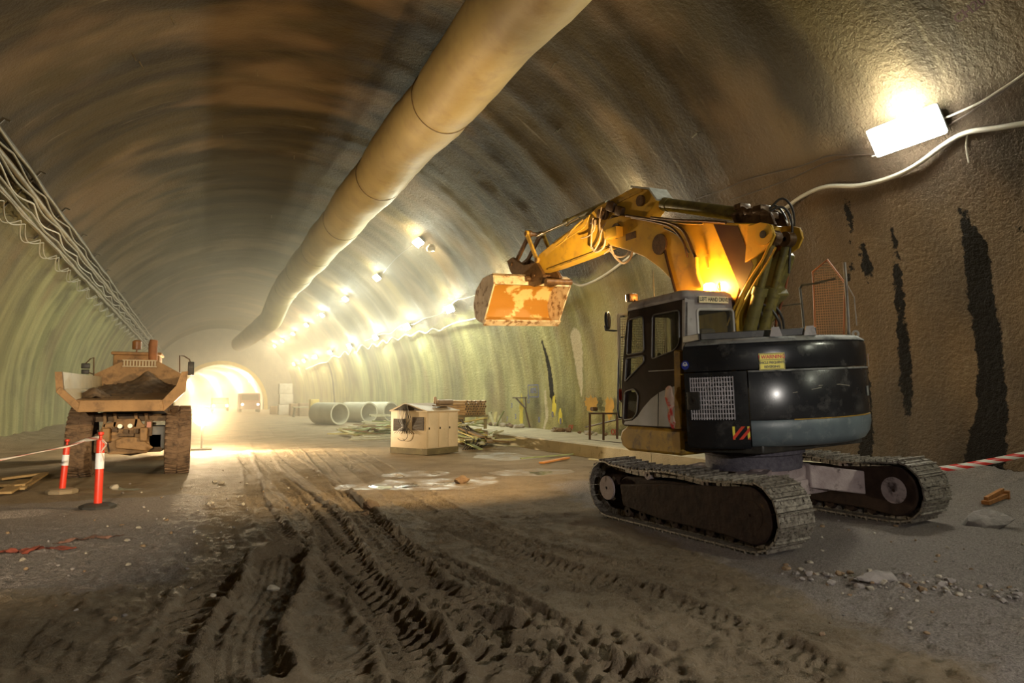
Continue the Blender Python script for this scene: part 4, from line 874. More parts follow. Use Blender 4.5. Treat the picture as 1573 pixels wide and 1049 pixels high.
# linkage
P1, P2, P3, P4 = hl(838, 400, 0, 0), hl(822, 360, 0, 0), hl(799, 407, 0, 0), hl(834, 424, 0, 0)
for sx in (-1, 1):
    for (a_, b_, w, nm) in ((P1, P2, .09, 'rocker_link'), (P2, P3, .10, 'bucket_link')):
        o_ = Vector((sx*(.20 if nm[0] == 'r' else .13), 0, 0)); l_ = MB(); l_.bar(a_+o_, b_+o_, w*.45, w)
        for c_ in (a_, b_): l_.lathe([(.001, -.03), (w*.75, -.03), (w*.75, .03), (.001, .03)], c_+o_, (1, 0, 0), 16)
        H_(l_, nm, m_rust if nm[0] == 'b' else m_yeld, bevel=.006)
for c_ in (P1, P2, P3, P4): H_(MB().cyl(c_-Vector((.24, 0, 0)), c_+Vector((.24, 0, 0)), .045, 14), 'linkage_pin', m_rust)
qh = MB(); Q = yz([(792, 402), (800, 396), (818, 408), (838, 404), (850, 424), (846, 436), (834, 441), (818, 436), (806, 430), (797, 418)], 0)
qh.prism([(-.22, p.y, p.z) for p in Q], (.07, 0, 0)); qh.prism([(.15, p.y, p.z) for p in Q], (.07, 0, 0)); qh.box((0, (P3.y+P4.y)/2, (P3.z+P4.z)/2+.02), (.30, .4, .10), bev=.02)
for px, py in ((808, 428), (838, 432)): qh.cyl(hl(px, py, 0, -.3), hl(px, py, 0, -.3)+Vector((.6, 0, 0)), .06, 16)
H_(qh, 'quick_hitch', m_rust, bevel=.008)
YT, YBm = 5.52, 5.98
tl, trr, blo, bro = hl(759, 420, 1, YT), hl(875, 425, 1, YT), hl(744, 497, 1, YBm), hl(857, 497, 1, YBm)
XLb, XRb = (tl.x+blo.x)/2, (trr.x+bro.x)/2; shl = ((trr.x-bro.x)+(tl.x-blo.x))/2
zt, zb = (tl.z+trr.z)/2, (blo.z+bro.z)/2
zr = zt-.22
pf = [(YT-.02, zr), (YT+.02, zt-.03), (YT+.12, zt), (YT+.5, zt-.02), (YT+.82, zt-.22), (YT+.95, zt-.52), (YT+.86, zt-.82), (YT+.68, zb+.06), (YBm, zb)]
def bsh(p): return shl*(.5-(zt-p[1])/(zt-zb))
bk = MB(); n = len(pf); th = .03
ins = [(YT+.02, zr), (YT+.06, zt-.06), (YT+.14, zt-.04), (YT+.49, zt-.06), (YT+.78, zt-.24), (YT+.905, zt-.52), (YT+.82, zt-.79), (YT+.67, zb+.09), (YBm, zb+.03)]
V = [(x+bsh(p), p[0], p[1]) for x in (XLb, XRb) for p in pf+ins[::-1]]; m = 2*n
bk.add(V, [(i, (i+1) % m, m+(i+1) % m, m+i) for i in range(m)]+[(i, i+1, m-2-i, m-1-i) for i in range(n-1)]+[(m+i, m+m-1-i, m+m-2-i, m+i+1) for i in range(n-1)], mi=0)
buc = H_(bk, 'bucket', [m_bin, m_cream], smooth=40)
for x in (XLb-.02, XRb-.01):
    ck = MB(); ck.prism([(x+bsh(p), p[0], p[1]) for p in pf], (.03, 0, 0)); H_(ck, 'bucket_cheek', m_cream, buc, smooth=None)
ce = MB(); ce.box(((XLb+XRb)/2+bsh((0, zb)), YBm-.03, zb+.01), (XRb-XLb+.02, .16, .03), rot=Euler((R(-35), 0, 0)).to_matrix()); H_(ce, 'cutting_edge', m_cream, buc)
tq = MB(); V = [(x+bsh((0, z)), y, z) for x in (XLb, XRb) for y, z in ((YT-.035, zr+.0), (YT+.0, zt-.04), (YT+.10, zt+.02), (YT+.10, zt-.03), (YT+.03, zr))]
tq.add(V, [(i, (i+1) % 5, 5+(i+1) % 5, 5+i) for i in range(5)]+[(0, 1, 2, 3, 4), (9, 8, 7, 6, 5)]); H_(tq, 'bucket_lip_band', m_cream, buc, smooth=None)
bh = MB(); 
for s in (-.16, .16): bh.prism([(s-.02, YT+.0, zt-.02), (s-.02, YT+.55, zt-.02), (s-.02, YT+.5, zt+.14), (s-.02, YT+.1, zt+.14)], (.04, 0, 0))
H_(bh, 'bucket_ears', m_rust, buc)
# hoses
def hose(pts, r=.017, m=None, name='hydraulic_hose', par=None, X=-.3, ax=0):
    P = [hl(p[0], p[1], ax, p[2] if len(p) > 2 else X) for p in pts]; Q = []
    for i in range(len(P)-1):
        p0, p1, p2, p3 = P[max(i-1, 0)], P[i], P[i+1], P[min(i+2, len(P)-1)]
        for k in range(6):
            t = k/6; Q.append(.5*((2*p1)+(p2-p0)*t+(2*p0-5*p1+4*p2-p3)*t*t+(3*p1-p0-3*p2+p3)*t**3))
    Q.append(P[-1]); return H_(MB().tube(Q, r, 8), name, m or m_hose, par or boom, smooth=60)
hose([(1175, 330, -.1), (1196, 318, .0), (1210, 325, .1), (1217, 350, .2), (1214, 380, .2), (1212, 420, .2)], .016)
hose([(1178, 326, 0), (1200, 305, .1), (1216, 318, .2), (1220, 345, .3), (1213, 355, .3)], .016)
hose([(1170, 334, 0), (1188, 316, .05), (1202, 326, .1), (1210, 345, .15)], .014)
hose([(1213, 352, .3), (1213, 400, .3), (1205, 450, .3), (1196, 480, .3), (1189, 508, .3)], .017, mat('orange_hose', (.25, .07, .02), (.1, .04, .02), rough=.5))
hose([(1168, 462, .1), (1190, 470, .2), (1202, 490, .3), (1204, 512, .4)], .018); hose([(1166, 465, .0), (1184, 474, .1), (1197, 495, .2), (1198, 514, .3)], .018)
hose([(1160, 470, .0), (1170, 480, .05), (1173, 512, .1)], .018); hose([(1156, 478, .0), (1163, 492, .0), (1166, 512, .1)], .018)
hose([(962, 331), (1000, 337), (1030, 343), (1050, 355), (1064, 385), (1070, 400)], .022, m_rust); hose([(970, 334), (1005, 341), (1032, 350), (1050, 372), (1056, 395)], .018, m_rust)
hose([(1070, 395), (1072, 420), (1080, 440)], .03, m_yeld); hose([(1085, 395), (1088, 412)], .018, m_yeld); hose([(1020, 350), (1042, 362), (1058, 388)], .012, m_hose)
hose([(1000, 334), (1040, 338), (1085, 340), (1115, 342)], .02, m_rust); hose([(1000, 338), (1050, 343), (1080, 344)], .015, m_yeld)
for pts, r, m_ in (([(943, 337), (932, 352), (928, 378), (916, 387), (909, 380)], .018, m_hosed), ([(940, 334), (926, 350), (920, 372), (912, 386)], .015, m_hosed), ([(911, 335), (909, 360), (908, 382)], .014, m_hosed),
        ([(924, 318), (921, 345), (923, 362)], .014, m_hosed), ([(938, 378), (944, 393), (957, 404), (968, 396), (972, 380)], .022, m_hosed), ([(936, 384), (948, 394), (962, 392), (970, 378)], .016, m_hosed),
        ([(895, 338), (880, 352), (868, 368), (855, 378)], .018, m_yeld), ([(890, 334), (878, 340), (870, 346)], .02, m_chrome), ([(940, 364), (938, 380), (928, 390)], .010, m_hosed), ([(914, 338), (913, 352), (905, 362), (893, 366)], .012, m_hosed), ([(906, 330), (898, 348), (884, 358), (872, 366)], .012, m_yeld)):
    hose(pts, r, m_, par=arm, X=-.22)
# rag hanging behind the cab door
rg = MB(); c_ = hl(1029, 612, 0, -1.36)
for i, (dz, r) in enumerate(((.12, .05), (.02, .075), (-.08, .06), (-.17, .03), (-.25, .045), (-.33, .035))): pass
V = []; n = 12; LV = [(.16, .02, 0), (.13, .055, 0), (.02, .07, .01), (-.09, .055, .0), (-.14, .03, 0), (-.22, .05, -.01), (-.30, .05, -.02), (-.38, .02, -.03)]
for dz, r, dy in LV:
    for j in range(n): a = 2*math.pi*j/n; rr_ = r*(1+.25*math.sin(3*a+dz*20)); V.append(c_+Vector((rr_*.5*math.cos(a), dy+rr_*math.sin(a), dz)))
rg.add(V, [(i*n+j, i*n+(j+1) % n, (i+1)*n+(j+1) % n, (i+1)*n+j) for i in range(len(LV)-1) for j in range(n)]+[tuple(range(n)), tuple(range(len(LV)*n-n, len(LV)*n))])
rg.v = [tuple(HM @ Vector(v)) for v in rg.v]; ro = rg.build('cloth_bag', mat('pale_pink_cloth', (.5, .36, .28), (.4, .27, .2), rough=.9, c3=(.45, .04, .03), n3=4, t3=(.5, .56)))
tag(ro, 'pale pink and red cloth bag hanging behind the excavator cab door', 'bag')

# working lamp on the front of the cab roof: lights the bucket, arm and the ground ahead
wp = Vector((-1.04, 1.10, 3.10)); w1 = MB().box(wp, (.16, .10, .12), bev=.02); w1 = H_(w1, 'front_work_lamp', m_rust, cab); H_(MB().box(wp+Vector((0, .055, 0)), (.13, .01, .09)), 'front_lamp_lens', emis('work_lens', (1, .75, .4), 30), w1)
H_(MB().bar(wp-Vector((0, .02, .02)), (-1.0, 1.02, 3.0), .03), 'lamp_arm', m_rust, w1)
fw_ = light('front_work_light', 'SPOT', HM @ (wp+Vector((0, .12, 0))), FRONT, (1, .68, .30), .05, spot_size=R(126), spot_blend=.6)
fw_.rotation_euler = (HM.to_3x3() @ Vector((.30, -1, -.02))).to_track_quat('Z', 'Y').to_euler()
# ================================================================ dump truck seen from behind
TCX = -1.25; TY = 16.3      # centre line, rear of the rear tyres
tru = empty('dump_truck', (TCX, TY, 0), label='muddy articulated dump truck parked by the left wall, seen from behind', cat='dump truck')
m_tb = mat('truck_body_ochre', (.36, .21, .09), (.26, .15, .065), rough=.7, ns=2.5, c3=(.15, .085, .04), n3=6, t3=(.5, .72), bump=.006, bs=25)
m_tp = mat('truck_body_pale', (.55, .46, .30), (.45, .37, .23), rough=.5, ns=2, c3=(.3, .22, .13), n3=5, t3=(.55, .8))
m_ty = mat('muddy_tyre', (.16, .10, .06), (.22, .14, .085), rough=.9, ns=6, bump=.012, bs=20, c3=(.07, .045, .03), n3=4, t3=(.5, .65))
m_tg = mat('truck_grime', (.16, .095, .045), (.09, .055, .03), rough=.7, ns=7, bump=.01, bs=30)
def tpx(px, py, Y): p = ony(px, py, Y); return Vector((p.x-TCX, p.y-TY, p.z))
YR, YFb = 15.3, 20.6     # rear lip and headboard of the dump body
RL, RR_ = tpx(85, 571, YR), tpx(289, 570, YR)
hb = [tpx(144, 575, YFb), tpx(192, 553, YFb), tpx(238, 552, YFb), tpx(273, 571, YFb)]
def body(side):  # one side: outer section ring points (x, z) at the rear
    return None
# outer hull: rear section (wide V) to front section
rear = [tpx(84, 571, YR), tpx(86, 602, YR), tpx(119, 633, YR), tpx(252, 631, YR), tpx(285, 601, YR), tpx(289, 570, YR)]
reari = [tpx(95, 571, YR), tpx(97, 597, YR), tpx(112, 615, YR), tpx(250, 614, YR), tpx(271, 592, YR), tpx(279, 571, YR)]
frt = [Vector((p.x*.93, YFb-TY, p.z+.03)) for p in rear]; frti = [Vector((p.x*.93, YFb-TY-.06, p.z+.25 if 1 < i < 4 else p.z+.05)) for i, p in enumerate(reari)]
mb = MB(); V = rear+reari+frt+frti
Fc = []
for i in range(5):
    Fc += [(i, i+1, 6+i+1, 6+i), (i, i+1, 12+i+1, 12+i), (6+i, 6+i+1, 18+i+1, 18+i)]
Fc += [(0, 6, 18, 12), (5, 11, 23, 17)]
mb.add(V, Fc); db = mb.build('dump_body', [m_tb], tru, smooth=20, fix=True)
mb = MB()
for i, (a, b) in enumerate(((0, 1), (1, 2))):
    mb.add([reari[a]+Vector((.008, .06, 0)), reari[b]+Vector((.008, .06, 0)), frti[b]+Vector((.008, 0, 0)), frti[a]+Vector((.008, 0, 0))], [(0, 1, 2, 3)])
mb.build('pale_side_liner', m_tp, db, smooth=None)
mb = MB(); fl2 = [frt[0], frt[1]+Vector((0, 0, .1)), frt[2]+Vector((0, 0, .2)), frt[3]+Vector((0, 0, .2)), frt[4]+Vector((0, 0, .1)), frt[5]]
mb.prism([fl2[5], hb[3], hb[2], hb[1], hb[0]]+fl2[0:5], (0, .08, 0)); hbo = mb.build('headboard', m_tb, tru, smooth=None)
mb = MB(); c0 = (hb[1]+hb[2])/2
for k in range(11): mb.box((c0.x-.36+k*.072, c0.y-.03, c0.z-.10), (.03, .04, .13))
mb.box((c0.x, c0.y-.03, c0.z-.02), (.80, .05, .025)); mb.box((c0.x, c0.y-.03, c0.z-.18), (.80, .05, .025)); mb.build('headboard_grille', m_tp, hbo)
mb = MB(); mb.prism([rear[1]+Vector((0, -.05, .0)), rear[2]+Vector((0, -.05, 0)), rear[2]+Vector((.06, -.05, .14)), rear[1]+Vector((.07, -.05, .1))], (0, .08, 0)); mb.prism([rear[2]+Vector((0, -.06, 0)), rear[3]+Vector((0, -.06, 0)), rear[3]+Vector((-.04, -.06, .22)), rear[2]+Vector((.04, -.06, .22))], (0, .1, 0))
mb.build('tail_lip', m_tb, db, smooth=None, bevel=.01)
# axle, frame, tyres
def tyre(px0, px1, pyb, Y, name='wheel'):
    a, b = ony(px0, pyb, Y), ony(px1, pyb, Y); w = abs(b.x-a.x); r = .70; mb = MB(); cx = (a.x+b.x)/2-TCX
    zc = r+.0+gz(cx+TCX, Y)
    prof = [(.28, -w/2+.08), (.42, -w/2+.02), (.60, -w/2), (.66, -w/2+.03), (.695, -w/2+.08), (.70, 0), (.695, w/2-.08), (.66, w/2-.03), (.60, w/2), (.42, w/2-.02), (.28, w/2-.08)]
    mb.lathe(prof, (cx, Y+r-TY, zc), (1, 0, 0), 64)
    for k in range(34):
        a_ = 2*math.pi*k/34
        for s in (-1, 1):
            M = Matrix.Translation((cx, Y+r-TY, zc)) @ Matrix.Rotation(a_+s*.045, 4, 'X') @ Matrix.Translation((s*w*.25, 0, r+.0)); mb.box((0, 0, 0), (w*.44, .06, .03), T=M, rz=s*.25)
    wh = mb.build(name, m_ty, tru, smooth=50)
    MB().lathe([(.02, -w*.3), (.2, -w*.3), (.3, -w*.42), (.3, w*.42), (.2, w*.3), (.02, w*.3)], (cx, Y+r-TY, zc), (1, 0, 0), 28).build('rim', m_tg, wh); return cx, zc
lw = tyre(94, 137, 736, TY); rw_ = tyre(250, 291, 728, TY); tyre(97, 137, 736, TY+1.75); tyre(252, 290, 728, TY+1.75); tyre(97, 137, 736, TY+5.0); tyre(252, 290, 728, TY+5.0)
T0 = lambda px, py, Y=16.6: tpx(px, py, Y)
mb = MB(); a, b = T0(140, 675), T0(248, 668); mb.bar((lw[0], .62, lw[1]), (rw_[0], .62, rw_[1]), .34, .34); mb.box((0, .5, lw[1]), (1.3, .3, .42), bev=.05); mb.lathe([(.05, -.30), (.22, -.25), (.27, 0), (.22, .25), (.05, .30)], (0.02, .70, lw[1]-.03), (1, 0, 0), 20); mb.build('rear_axle', m_tg, tru)
mb = MB()
for px in (165, 222): p = T0(px, 660); mb.box((p.x, 1.8, .88), (.14, 3.6, .28), bev=.02)
P = [T0(152, 664), T0(160, 650), T0(178, 647), T0(180, 643), T0(214, 643), T0(218, 650), T0(226, 655), T0(226, 668), T0(232, 688), T0(225, 696), T0(168, 698), T0(152, 690)]
mb.prism(P, (0, .12, 0)); mb.build('rear_frame', m_tb, tru, smooth=None, bevel=.012)
mb = MB(); P = [T0(178, 688, 16.5), T0(178, 676, 16.5), T0(190, 671, 16.5), T0(214, 671, 16.5), T0(226, 680, 16.5), T0(236, 687, 16.5), T0(226, 692, 16.5)]
mb.prism(P, (0, -.12, 0)); mb.build('tow_housing', m_tb, tru, bevel=.02)
mb = MB(); p = T0(193, 660, 16.5)
for q in (T0(176, 660, 16.45), T0(193, 663, 16.45), T0(209, 662, 16.45)): mb.box(q, (.10, .05, .10), bev=.01)
mb.box(T0(193, 668, 16.45), (.3, .05, .06)); mb.build('hitch_block', m_tg, tru)
for px, py in ((184.5, 654.5), (200, 654)):
    q = T0(px, py, 16.4); lt = MB().lathe([(.001, 0), (.045, 0), (.045, .05), (.001, .05)], q, (0, -1, 0), 18).build('reversing_lamp', emis('reversing_lamp_glow', (1, .85, .6), .35, (.8, .75, .6)), tru)
for px0, px1 in ((160, 176), (208, 224)):
    for px in (px0, px1):
        mb = MB(); mb.prism([T0(px-3, 634), T0(px+3, 634), T0(px+4, 646), T0(px+1, 658), T0(px-3, 655), T0(px-1, 645)], (0, .1, 0)); mb.build('body_hinge', m_tb, tru, bevel=.01)
mb = MB(); mb.box(T0(229, 657), (.12, .08, .34), bev=.01); ob = mb.build('tail_lamp', m_tg, tru)
MB().box(T0(229, 652)+Vector((0, -.05, 0)), (.08, .02, .12)).build('tail_lamp_lens', mat('dirty_orange_lens', (.5, .14, .05), rough=.4), ob)
MB().box((0, 2.2, 1.22), (1.5, 3.4, .16)).build('body_subframe', m_tg, tru)
MB().box(T0(240, 665)+Vector((0, .3, -.1)), (.35, .5, .5), bev=.05).build('side_tank', mat('tank_grey', (.2, .19, .17), (.12, .11, .1), rough=.5), tru)
mb = MB(); mb.tube([T0(150, 660), T0(152, 672), T0(165, 680), T0(168, 695)], .02, 6); mb.build('brake_hose', m_hose, tru)
# cab
YC = 22.2; c = [tpx(174, 544, YC), tpx(246, 555, YC)]
mb = MB(); w = c[1].x-c[0].x; mb.box(((c[0].x+c[1].x)/2, YC-TY+.6, (c[0].z+1.5)/2), (w, 1.3, c[0].z-1.5), bev=.06)
tc = mb.build('truck_cab', m_tb, tru); MB().box(((c[0].x+c[1].x)/2, YC-TY-.06, c[0].z-.32), (w*.8, .02, .32)).build('rear_cab_window', m_tg, tc)
MB().box(((c[0].x+c[1].x)/2, YC-TY+.6, c[0].z+.03), (w+.1, 1.5, .09), bev=.04).build('cab_roof', m_tb, tc)
q = tpx(210, 541, YC-.2); mb = MB(); mb.lathe([(.02, 0), (.02, .07), (.12, .08), (.12, .30), (.08, .34), (.001, .34)], q, (0, 0, 1), 16); mb.build('roof_beacon', mat('dirty_amber', (.30, .13, .04), rough=.4), tc)
mb = MB(); a, b = tpx(236, 556, 21.2), tpx(235, 530, 21.2); mb.cyl(a-Vector((0, 0, .6)), b, .11, 16); mb.cyl(b-Vector((0, 0, .02)), b+Vector((.02, 0, .14)), .12, 14, r2=.10); mb.build('exhaust_stack', mat('rusty_pipe', (.28, .12, .05), (.16, .07, .03), rough=.7), tru)
def mirror(P, c_, w, h):
    mb = MB(); mb.tube([tpx(x, y, 21.0) for x, y in P], .018, 6); ar = mb.build('mirror_arm', m_tg, tru); q = tpx(*c_, 21.0)
    MB().box(q, (w, .08, h), bev=.02).build('side_mirror', m_blk2, ar)
mirror([(144, 590), (144, 549), (139, 551), (132, 558), (131, 562)], (131.5, 562), .20, .14); mirror([(144, 575), (136, 572), (131, 570)], (131, 571), .18, .12)
mirror([(276, 572), (276, 546), (283, 547), (291, 552), (293, 558)], (293.5, 566), .16, .38)
# soil in the dump body
nx_, ny_ = 40, 60; u = np.linspace(0, 1, nx_); v = np.linspace(0, 1, ny_); U_, V_ = np.meshgrid(u, v)
xl = reari[2].x+.05; xr = reari[3].x-.0; XX = (xl-.10)+(xr+.18-xl+.05)*U_; YY = (YR-TY+.7)+(YFb-YR-.9)*V_
base = reari[2].z+.03
ZZ = base-.05+.34*sstep(.15, .95, V_)+.26*np.exp(-((U_-.12)/.16)**2-((V_-.2)/.16)**2)+.34*np.exp(-((U_-.58)/.2)**2-((V_-.9)/.14)**2)+.10*fbm(XX*2+3, YY*2, 5, 150)+.10*np.maximum(0, fbm(XX*9+3, YY*9, 4, 151))
ZZ = ZZ-.25*sstep(.75, 1, U_)*(1-V_)
so_ = grid_mesh('soil_load', np.stack([XX+TCX, YY+TY, ZZ], -1), nx_, ny_, mat('wet_soil', (.12, .075, .04), (.20, .13, .075), rough=.9, ns=5, bump=.03, bs=10, c3=(.05, .035, .02), n3=3))
tag(so_, 'dark soil heaped inside the dump truck body', 'soil', kind='stuff')
# ================================================================ bollards and tapes
m_bol = mat('bollard_red', (.75, .045, .02), (.62, .04, .02), rough=.35, ns=4)
def bollard(px0, py0, px1, py1, label, base_m, r=.055):
    p = gp(px0, py0); top = ony(px1, py1, p.y); ax = (top-p); Lb = ax.length; q = Vector((0, 0, 1)).rotation_difference(ax.normalized())
    root = empty('bollard', p, label=label, cat='bollard'); T = q.to_matrix().to_4x4()
    mb = MB(); mb.lathe([(.001, .03), (r, .03), (r, Lb-.06), (r*.85, Lb-.03), (r*.35, Lb-.015), (r*.35, Lb+.03), (r*.7, Lb+.045), (r*.7, Lb+.08), (.001, Lb+.09)], (0, 0, 0), (0, 0, 1), 24, T=T); mb.build('post', m_bol, root)
    mb = MB(); mb.lathe([(r+.002, Lb*.56), (r+.004, Lb*.56), (r+.004, Lb*.78), (r+.002, Lb*.78)], (0, 0, 0), (0, 0, 1), 24, T=T); mb.build('reflective_band', mat('reflective_white', (.85, .85, .9), (.7, .7, .75), rough=.3), root)
    mb = MB(); mb.lathe([(.001, .0), (.24, .0), (.25, .05), (.20, .075), (r+.02, .085), (.001, .085)], (0, 0, -.005), (0, 0, 1), 8); mb.build('rubber_base', base_m, root, smooth=20); return p, top
m_rub = mat('black_rubber', (.03, .028, .025), (.05, .045, .04), rough=.7)
b1 = bollard(150, 781, 155, 672, 'nearer red bollard with white band on a black rubber base', m_rub)
b2 = bollard(95, 757, 103, 682, 'farther red bollard with white band beside the left truck tyre', mat('dusty_base', (.35, .27, .18), (.25, .2, .13), rough=.9), .05)
def tape_mat(name, red, wh, sc, thr=.5):
    m = bpy.data.materials.new(name); m.use_nodes = True; nt = m.node_tree; N = nt.nodes; L = nt.links; b = N['Principled BSDF']; b.inputs['Roughness'].default_value = .4
    a = N.new('ShaderNodeAttribute'); a.attribute_name = 'run'; mm = N.new('ShaderNodeMath'); mm.operation = 'MULTIPLY'; mm.inputs[1].default_value = sc; L.new(a.outputs['Fac'], mm.inputs[0])
    fr = N.new('ShaderNodeMath'); fr.operation = 'FRACT'; L.new(mm.outputs[0], fr.inputs[0]); gt = N.new('ShaderNodeMath'); gt.operation = 'GREATER_THAN'; gt.inputs[1].default_value = thr; L.new(fr.outputs[0], gt.inputs[0])
    x = N.new('ShaderNodeMix'); x.data_type = 'RGBA'; x.inputs[6].default_value = (*red, 1); x.inputs[7].default_value = (*wh, 1); L.new(gt.outputs[0], x.inputs[0]); L.new(x.outputs[2], b.inputs['Base Color']); return m
def tape(P, w, m, name, label, twist=0.0, slope=.12):
    Q = []
    for a, b in zip(P[:-1], P[1:]):
        for k in range(12): Q.append(Vector(a).lerp(Vector(b), k/12))
    Q.append(Vector(P[-1])); nx_, ny_ = 3, len(Q); A = np.zeros((ny_, nx_, 3)); run = np.zeros((ny_, nx_)); s = 0
    for i, p in enumerate(Q):
        if i: s += (p-Q[i-1]).length
        ang = twist*math.sin(s*1.7); off = Vector((0, math.sin(ang)*w/2, math.cos(ang)*w/2)); sag = .0
        for j in range(nx_): A[i, j] = p+off*(j-1); run[i, j] = s+slope*(j-1)
    o = grid_mesh(name, A, nx_, ny_, m, {'run': run}); md = o.modifiers.new('t', 'SOLIDIFY'); md.thickness = .002
    return tag(o, label, 'tape')
mt1 = tape_mat('tape_dirty_white', (.45, .20, .16), (.62, .55, .48), 3.0, .35)
tb_ = b1[1]+Vector((-.02, -.06, .0)); l0 = ony(-60, 722, 11.5)
mid1 = onplane(102, 686, (0, 13.9, 0), (0, 1, 0)); mid1 = ony(105, 685, 12.1); tape([l0, ony(0, 706, 11.8), ony(50, 696, 11.9), mid1, ony(130, 676, 12.1), tb_], .06, mt1, 'barrier_tape', 'dirty white barrier tape tied to the nearer red bollard', 1.2)
tape([b1[1]+Vector((.02, -.06, -.03)), b1[1]+Vector((.09, -.08, -.1)), b1[1]+Vector((.02, -.08, -.2)), b1[1]+Vector((.06, -.07, -.34))], .04, mt1, 'barrier_tape', 'loose end of tape knotted around the nearer red bollard', .8)
mt2 = tape_mat('tape_red_white', (.70, .04, .03), (.75, .70, .62), 4.0, .5)
rE = EXM @ Vector((1.5, -1.3, .62)); tape([rE, onx(1480, 716, 8.9), onx(1530, 707, 9.3), onx(1573, 698, 9.6), onx(1640, 684, 10.0)], .075, mt2, 'barrier_tape', 'red and white striped tape running from the right crawler track', .25)
# ================================================================ generator housing
GC = onz(655, 700, 0); ga = R(35)-YAW; ex = Vector((math.cos(ga+math.pi), -math.sin(ga+math.pi)*1, 0)); 
e1 = (Vector((RGT.x, RGT.y, 0))*-math.cos(R(35))+Vector((FWD.x, FWD.y, 0)).normalized()*math.sin(R(35))).normalized(); e2 = (Vector((RGT.x, RGT.y, 0))*math.sin(R(35))+Vector((FWD.x, FWD.y, 0)).normalized()*math.cos(R(35))).normalized()
GM = Matrix((e1, e2, Vector((0, 0, 1)))).transposed().to_4x4(); GM.translation = Vector((GC.x, GC.y, gz(GC.x, GC.y)-.01))
gen = empty('generator_housing', M=GM, label='cream metal generator housing with two dark louvre panels and a small roof', cat='generator')
m_gc = mat('cream_panel', (.60, .49, .34), (.50, .41, .28), rough=.55, ns=2, c3=(.3, .2, .1), n3=6, t3=(.62, .8))
A_, B__ = 1.42, 1.40; z0, z1 = .20, 1.27
mb = MB(); mb.box((A_/2, B__/2, (z0+z1)/2), (A_, B__, z1-z0), bev=.01); mb.build('cabinet', m_gc, gen)
mb = MB(); mb.prism([(-.02, .0, .03), (A_+.02, 0, .03), (A_+.02, 0, .2), (-.02, 0, .2)], (0, B__, 0)); mb.build('skid_base', mat('olive_base', (.16, .13, .06), (.1, .08, .04), rough=.8, c3=(.35, .28, .18), n3=5), gen)
for x0, x1, za, zb_ in ((.10, .54, .72, 1.10), (.80, 1.30, .68, 1.04)):
    mb = MB(); mb.box(((x0+x1)/2, -.012, (za+zb_)/2), (x1-x0, .02, zb_-za)); lv = mb.build('louvre_panel', mat('louvre_dark', (.06, .045, .035), (.04, .03, .025), rough=.6), gen, smooth=None)
    mb = MB()
    for k in range(9): mb.box(((x0+x1)/2, -.03, za+.03+k*(zb_-za-.05)/8), (x1-x0-.04, .025, .010), rot=Euler((R(35), 0, 0)).to_matrix())
    mb.build('louvre_slats', mat('louvre_brown', (.10, .075, .055), rough=.6), lv, smooth=None)
for y in (.03, .50, .93):
    mb = MB(); mb.box((-.012, y+.22, .72), (.012, .42, 1.0), bev=.004); d = mb.build('side_door', m_gc, gen); MB().box((-.03, y+.05, .78), (.02, .03, .06)).build('door_catch', m_dark, d)
xr_ = .70; mb = MB(); rp = [(-.04, 1.27), (A_+.04, 1.27), (xr_+.35, 1.40), (xr_, 1.50), (.3, 1.38)]
V = [(x, -.03, z) for x, z in ((-.05, 1.28), (A_+.05, 1.28))]+[(A_+.05, B__+.03, 1.28), (-.05, B__+.03, 1.28)]+[(xr_+.18, .02, 1.50), (xr_-.05, B__*.75, 1.50)]
mb.add(V, [(0, 1, 4), (1, 2, 5, 4), (2, 3, 5), (3, 0, 4, 5)]); ro_ = mb.build('roof', m_gc, gen, smooth=None); mdl = ro_.modifiers.new('t', 'SOLIDIFY'); mdl.thickness = .03
mb = MB(); mb.prism([(.10, -.045, 1.285), (A_-.12, -.045, 1.285), (xr_+.18, .0, 1.47)], (0, .01, 0)); mb.build('gable_opening', mat('opening_black', (.03, .02, .015), rough=.8), gen, smooth=None)
mb = MB(); mb.cyl((.22, .7, 1.52), (.22, 1.35, 1.52), .085, 18); mb.cyl((.22, .62, 1.52), (.22, .70, 1.52), .05, 12); mb.cyl((.22, .6, 1.48), (.22, .6, 1.68), .045, 12); mb.box((.22, .95, 1.42), (.3, .6, .04)); mb.build('exhaust_muffler', mat('muffler_tan', (.36, .28, .2), (.28, .2, .14), rough=.5, metal=.3), gen)
for k in range(9):
    x = .60+.05*k; s = (k-4)*.05; mb = MB(); mb.tube([(xr_+.1+s*.4, -.05, 1.46), (x+.03, -.10, 1.3), (x+s*.3, -.08, 1.05-.04*(k % 3)), (x-s*.5, -.07, .80), (x+s, -.08, .62)], .009, 5); mb.build('loose_cable', m_hose, gen, smooth=60)
mb = MB(); mb.tube([(.80+.22*math.cos(a)+.1, -.06, .58+.17*math.sin(a)) for a in np.linspace(.8, 5.6, 22)], .009, 5); mb.build('loose_cable', m_hose, gen, smooth=60)
# coil of hoses at the right of the housing
for k in range(7):
    c_ = onz(712+k*4.0, 690, .0); r = .28-.015*k; h = .95-.07*k; P = []
    for i in range(16):
        t = i/15; P.append(Vector((c_.x+.45*math.sin(t*math.pi)*(.4+.1*k)-.1, c_.y+.1*k*.3-.2*t, .02+h*(1-t)**1.2*(1)+.0)))
    o = MB().tube([p+Vector((0, 0, gz(c_.x, c_.y))) for p in P], .02, 6).build('black_hose', m_hose, smooth=60); tag(o, 'black hose draped down beside the cream generator housing', 'hose', 'hoses beside the generator housing')
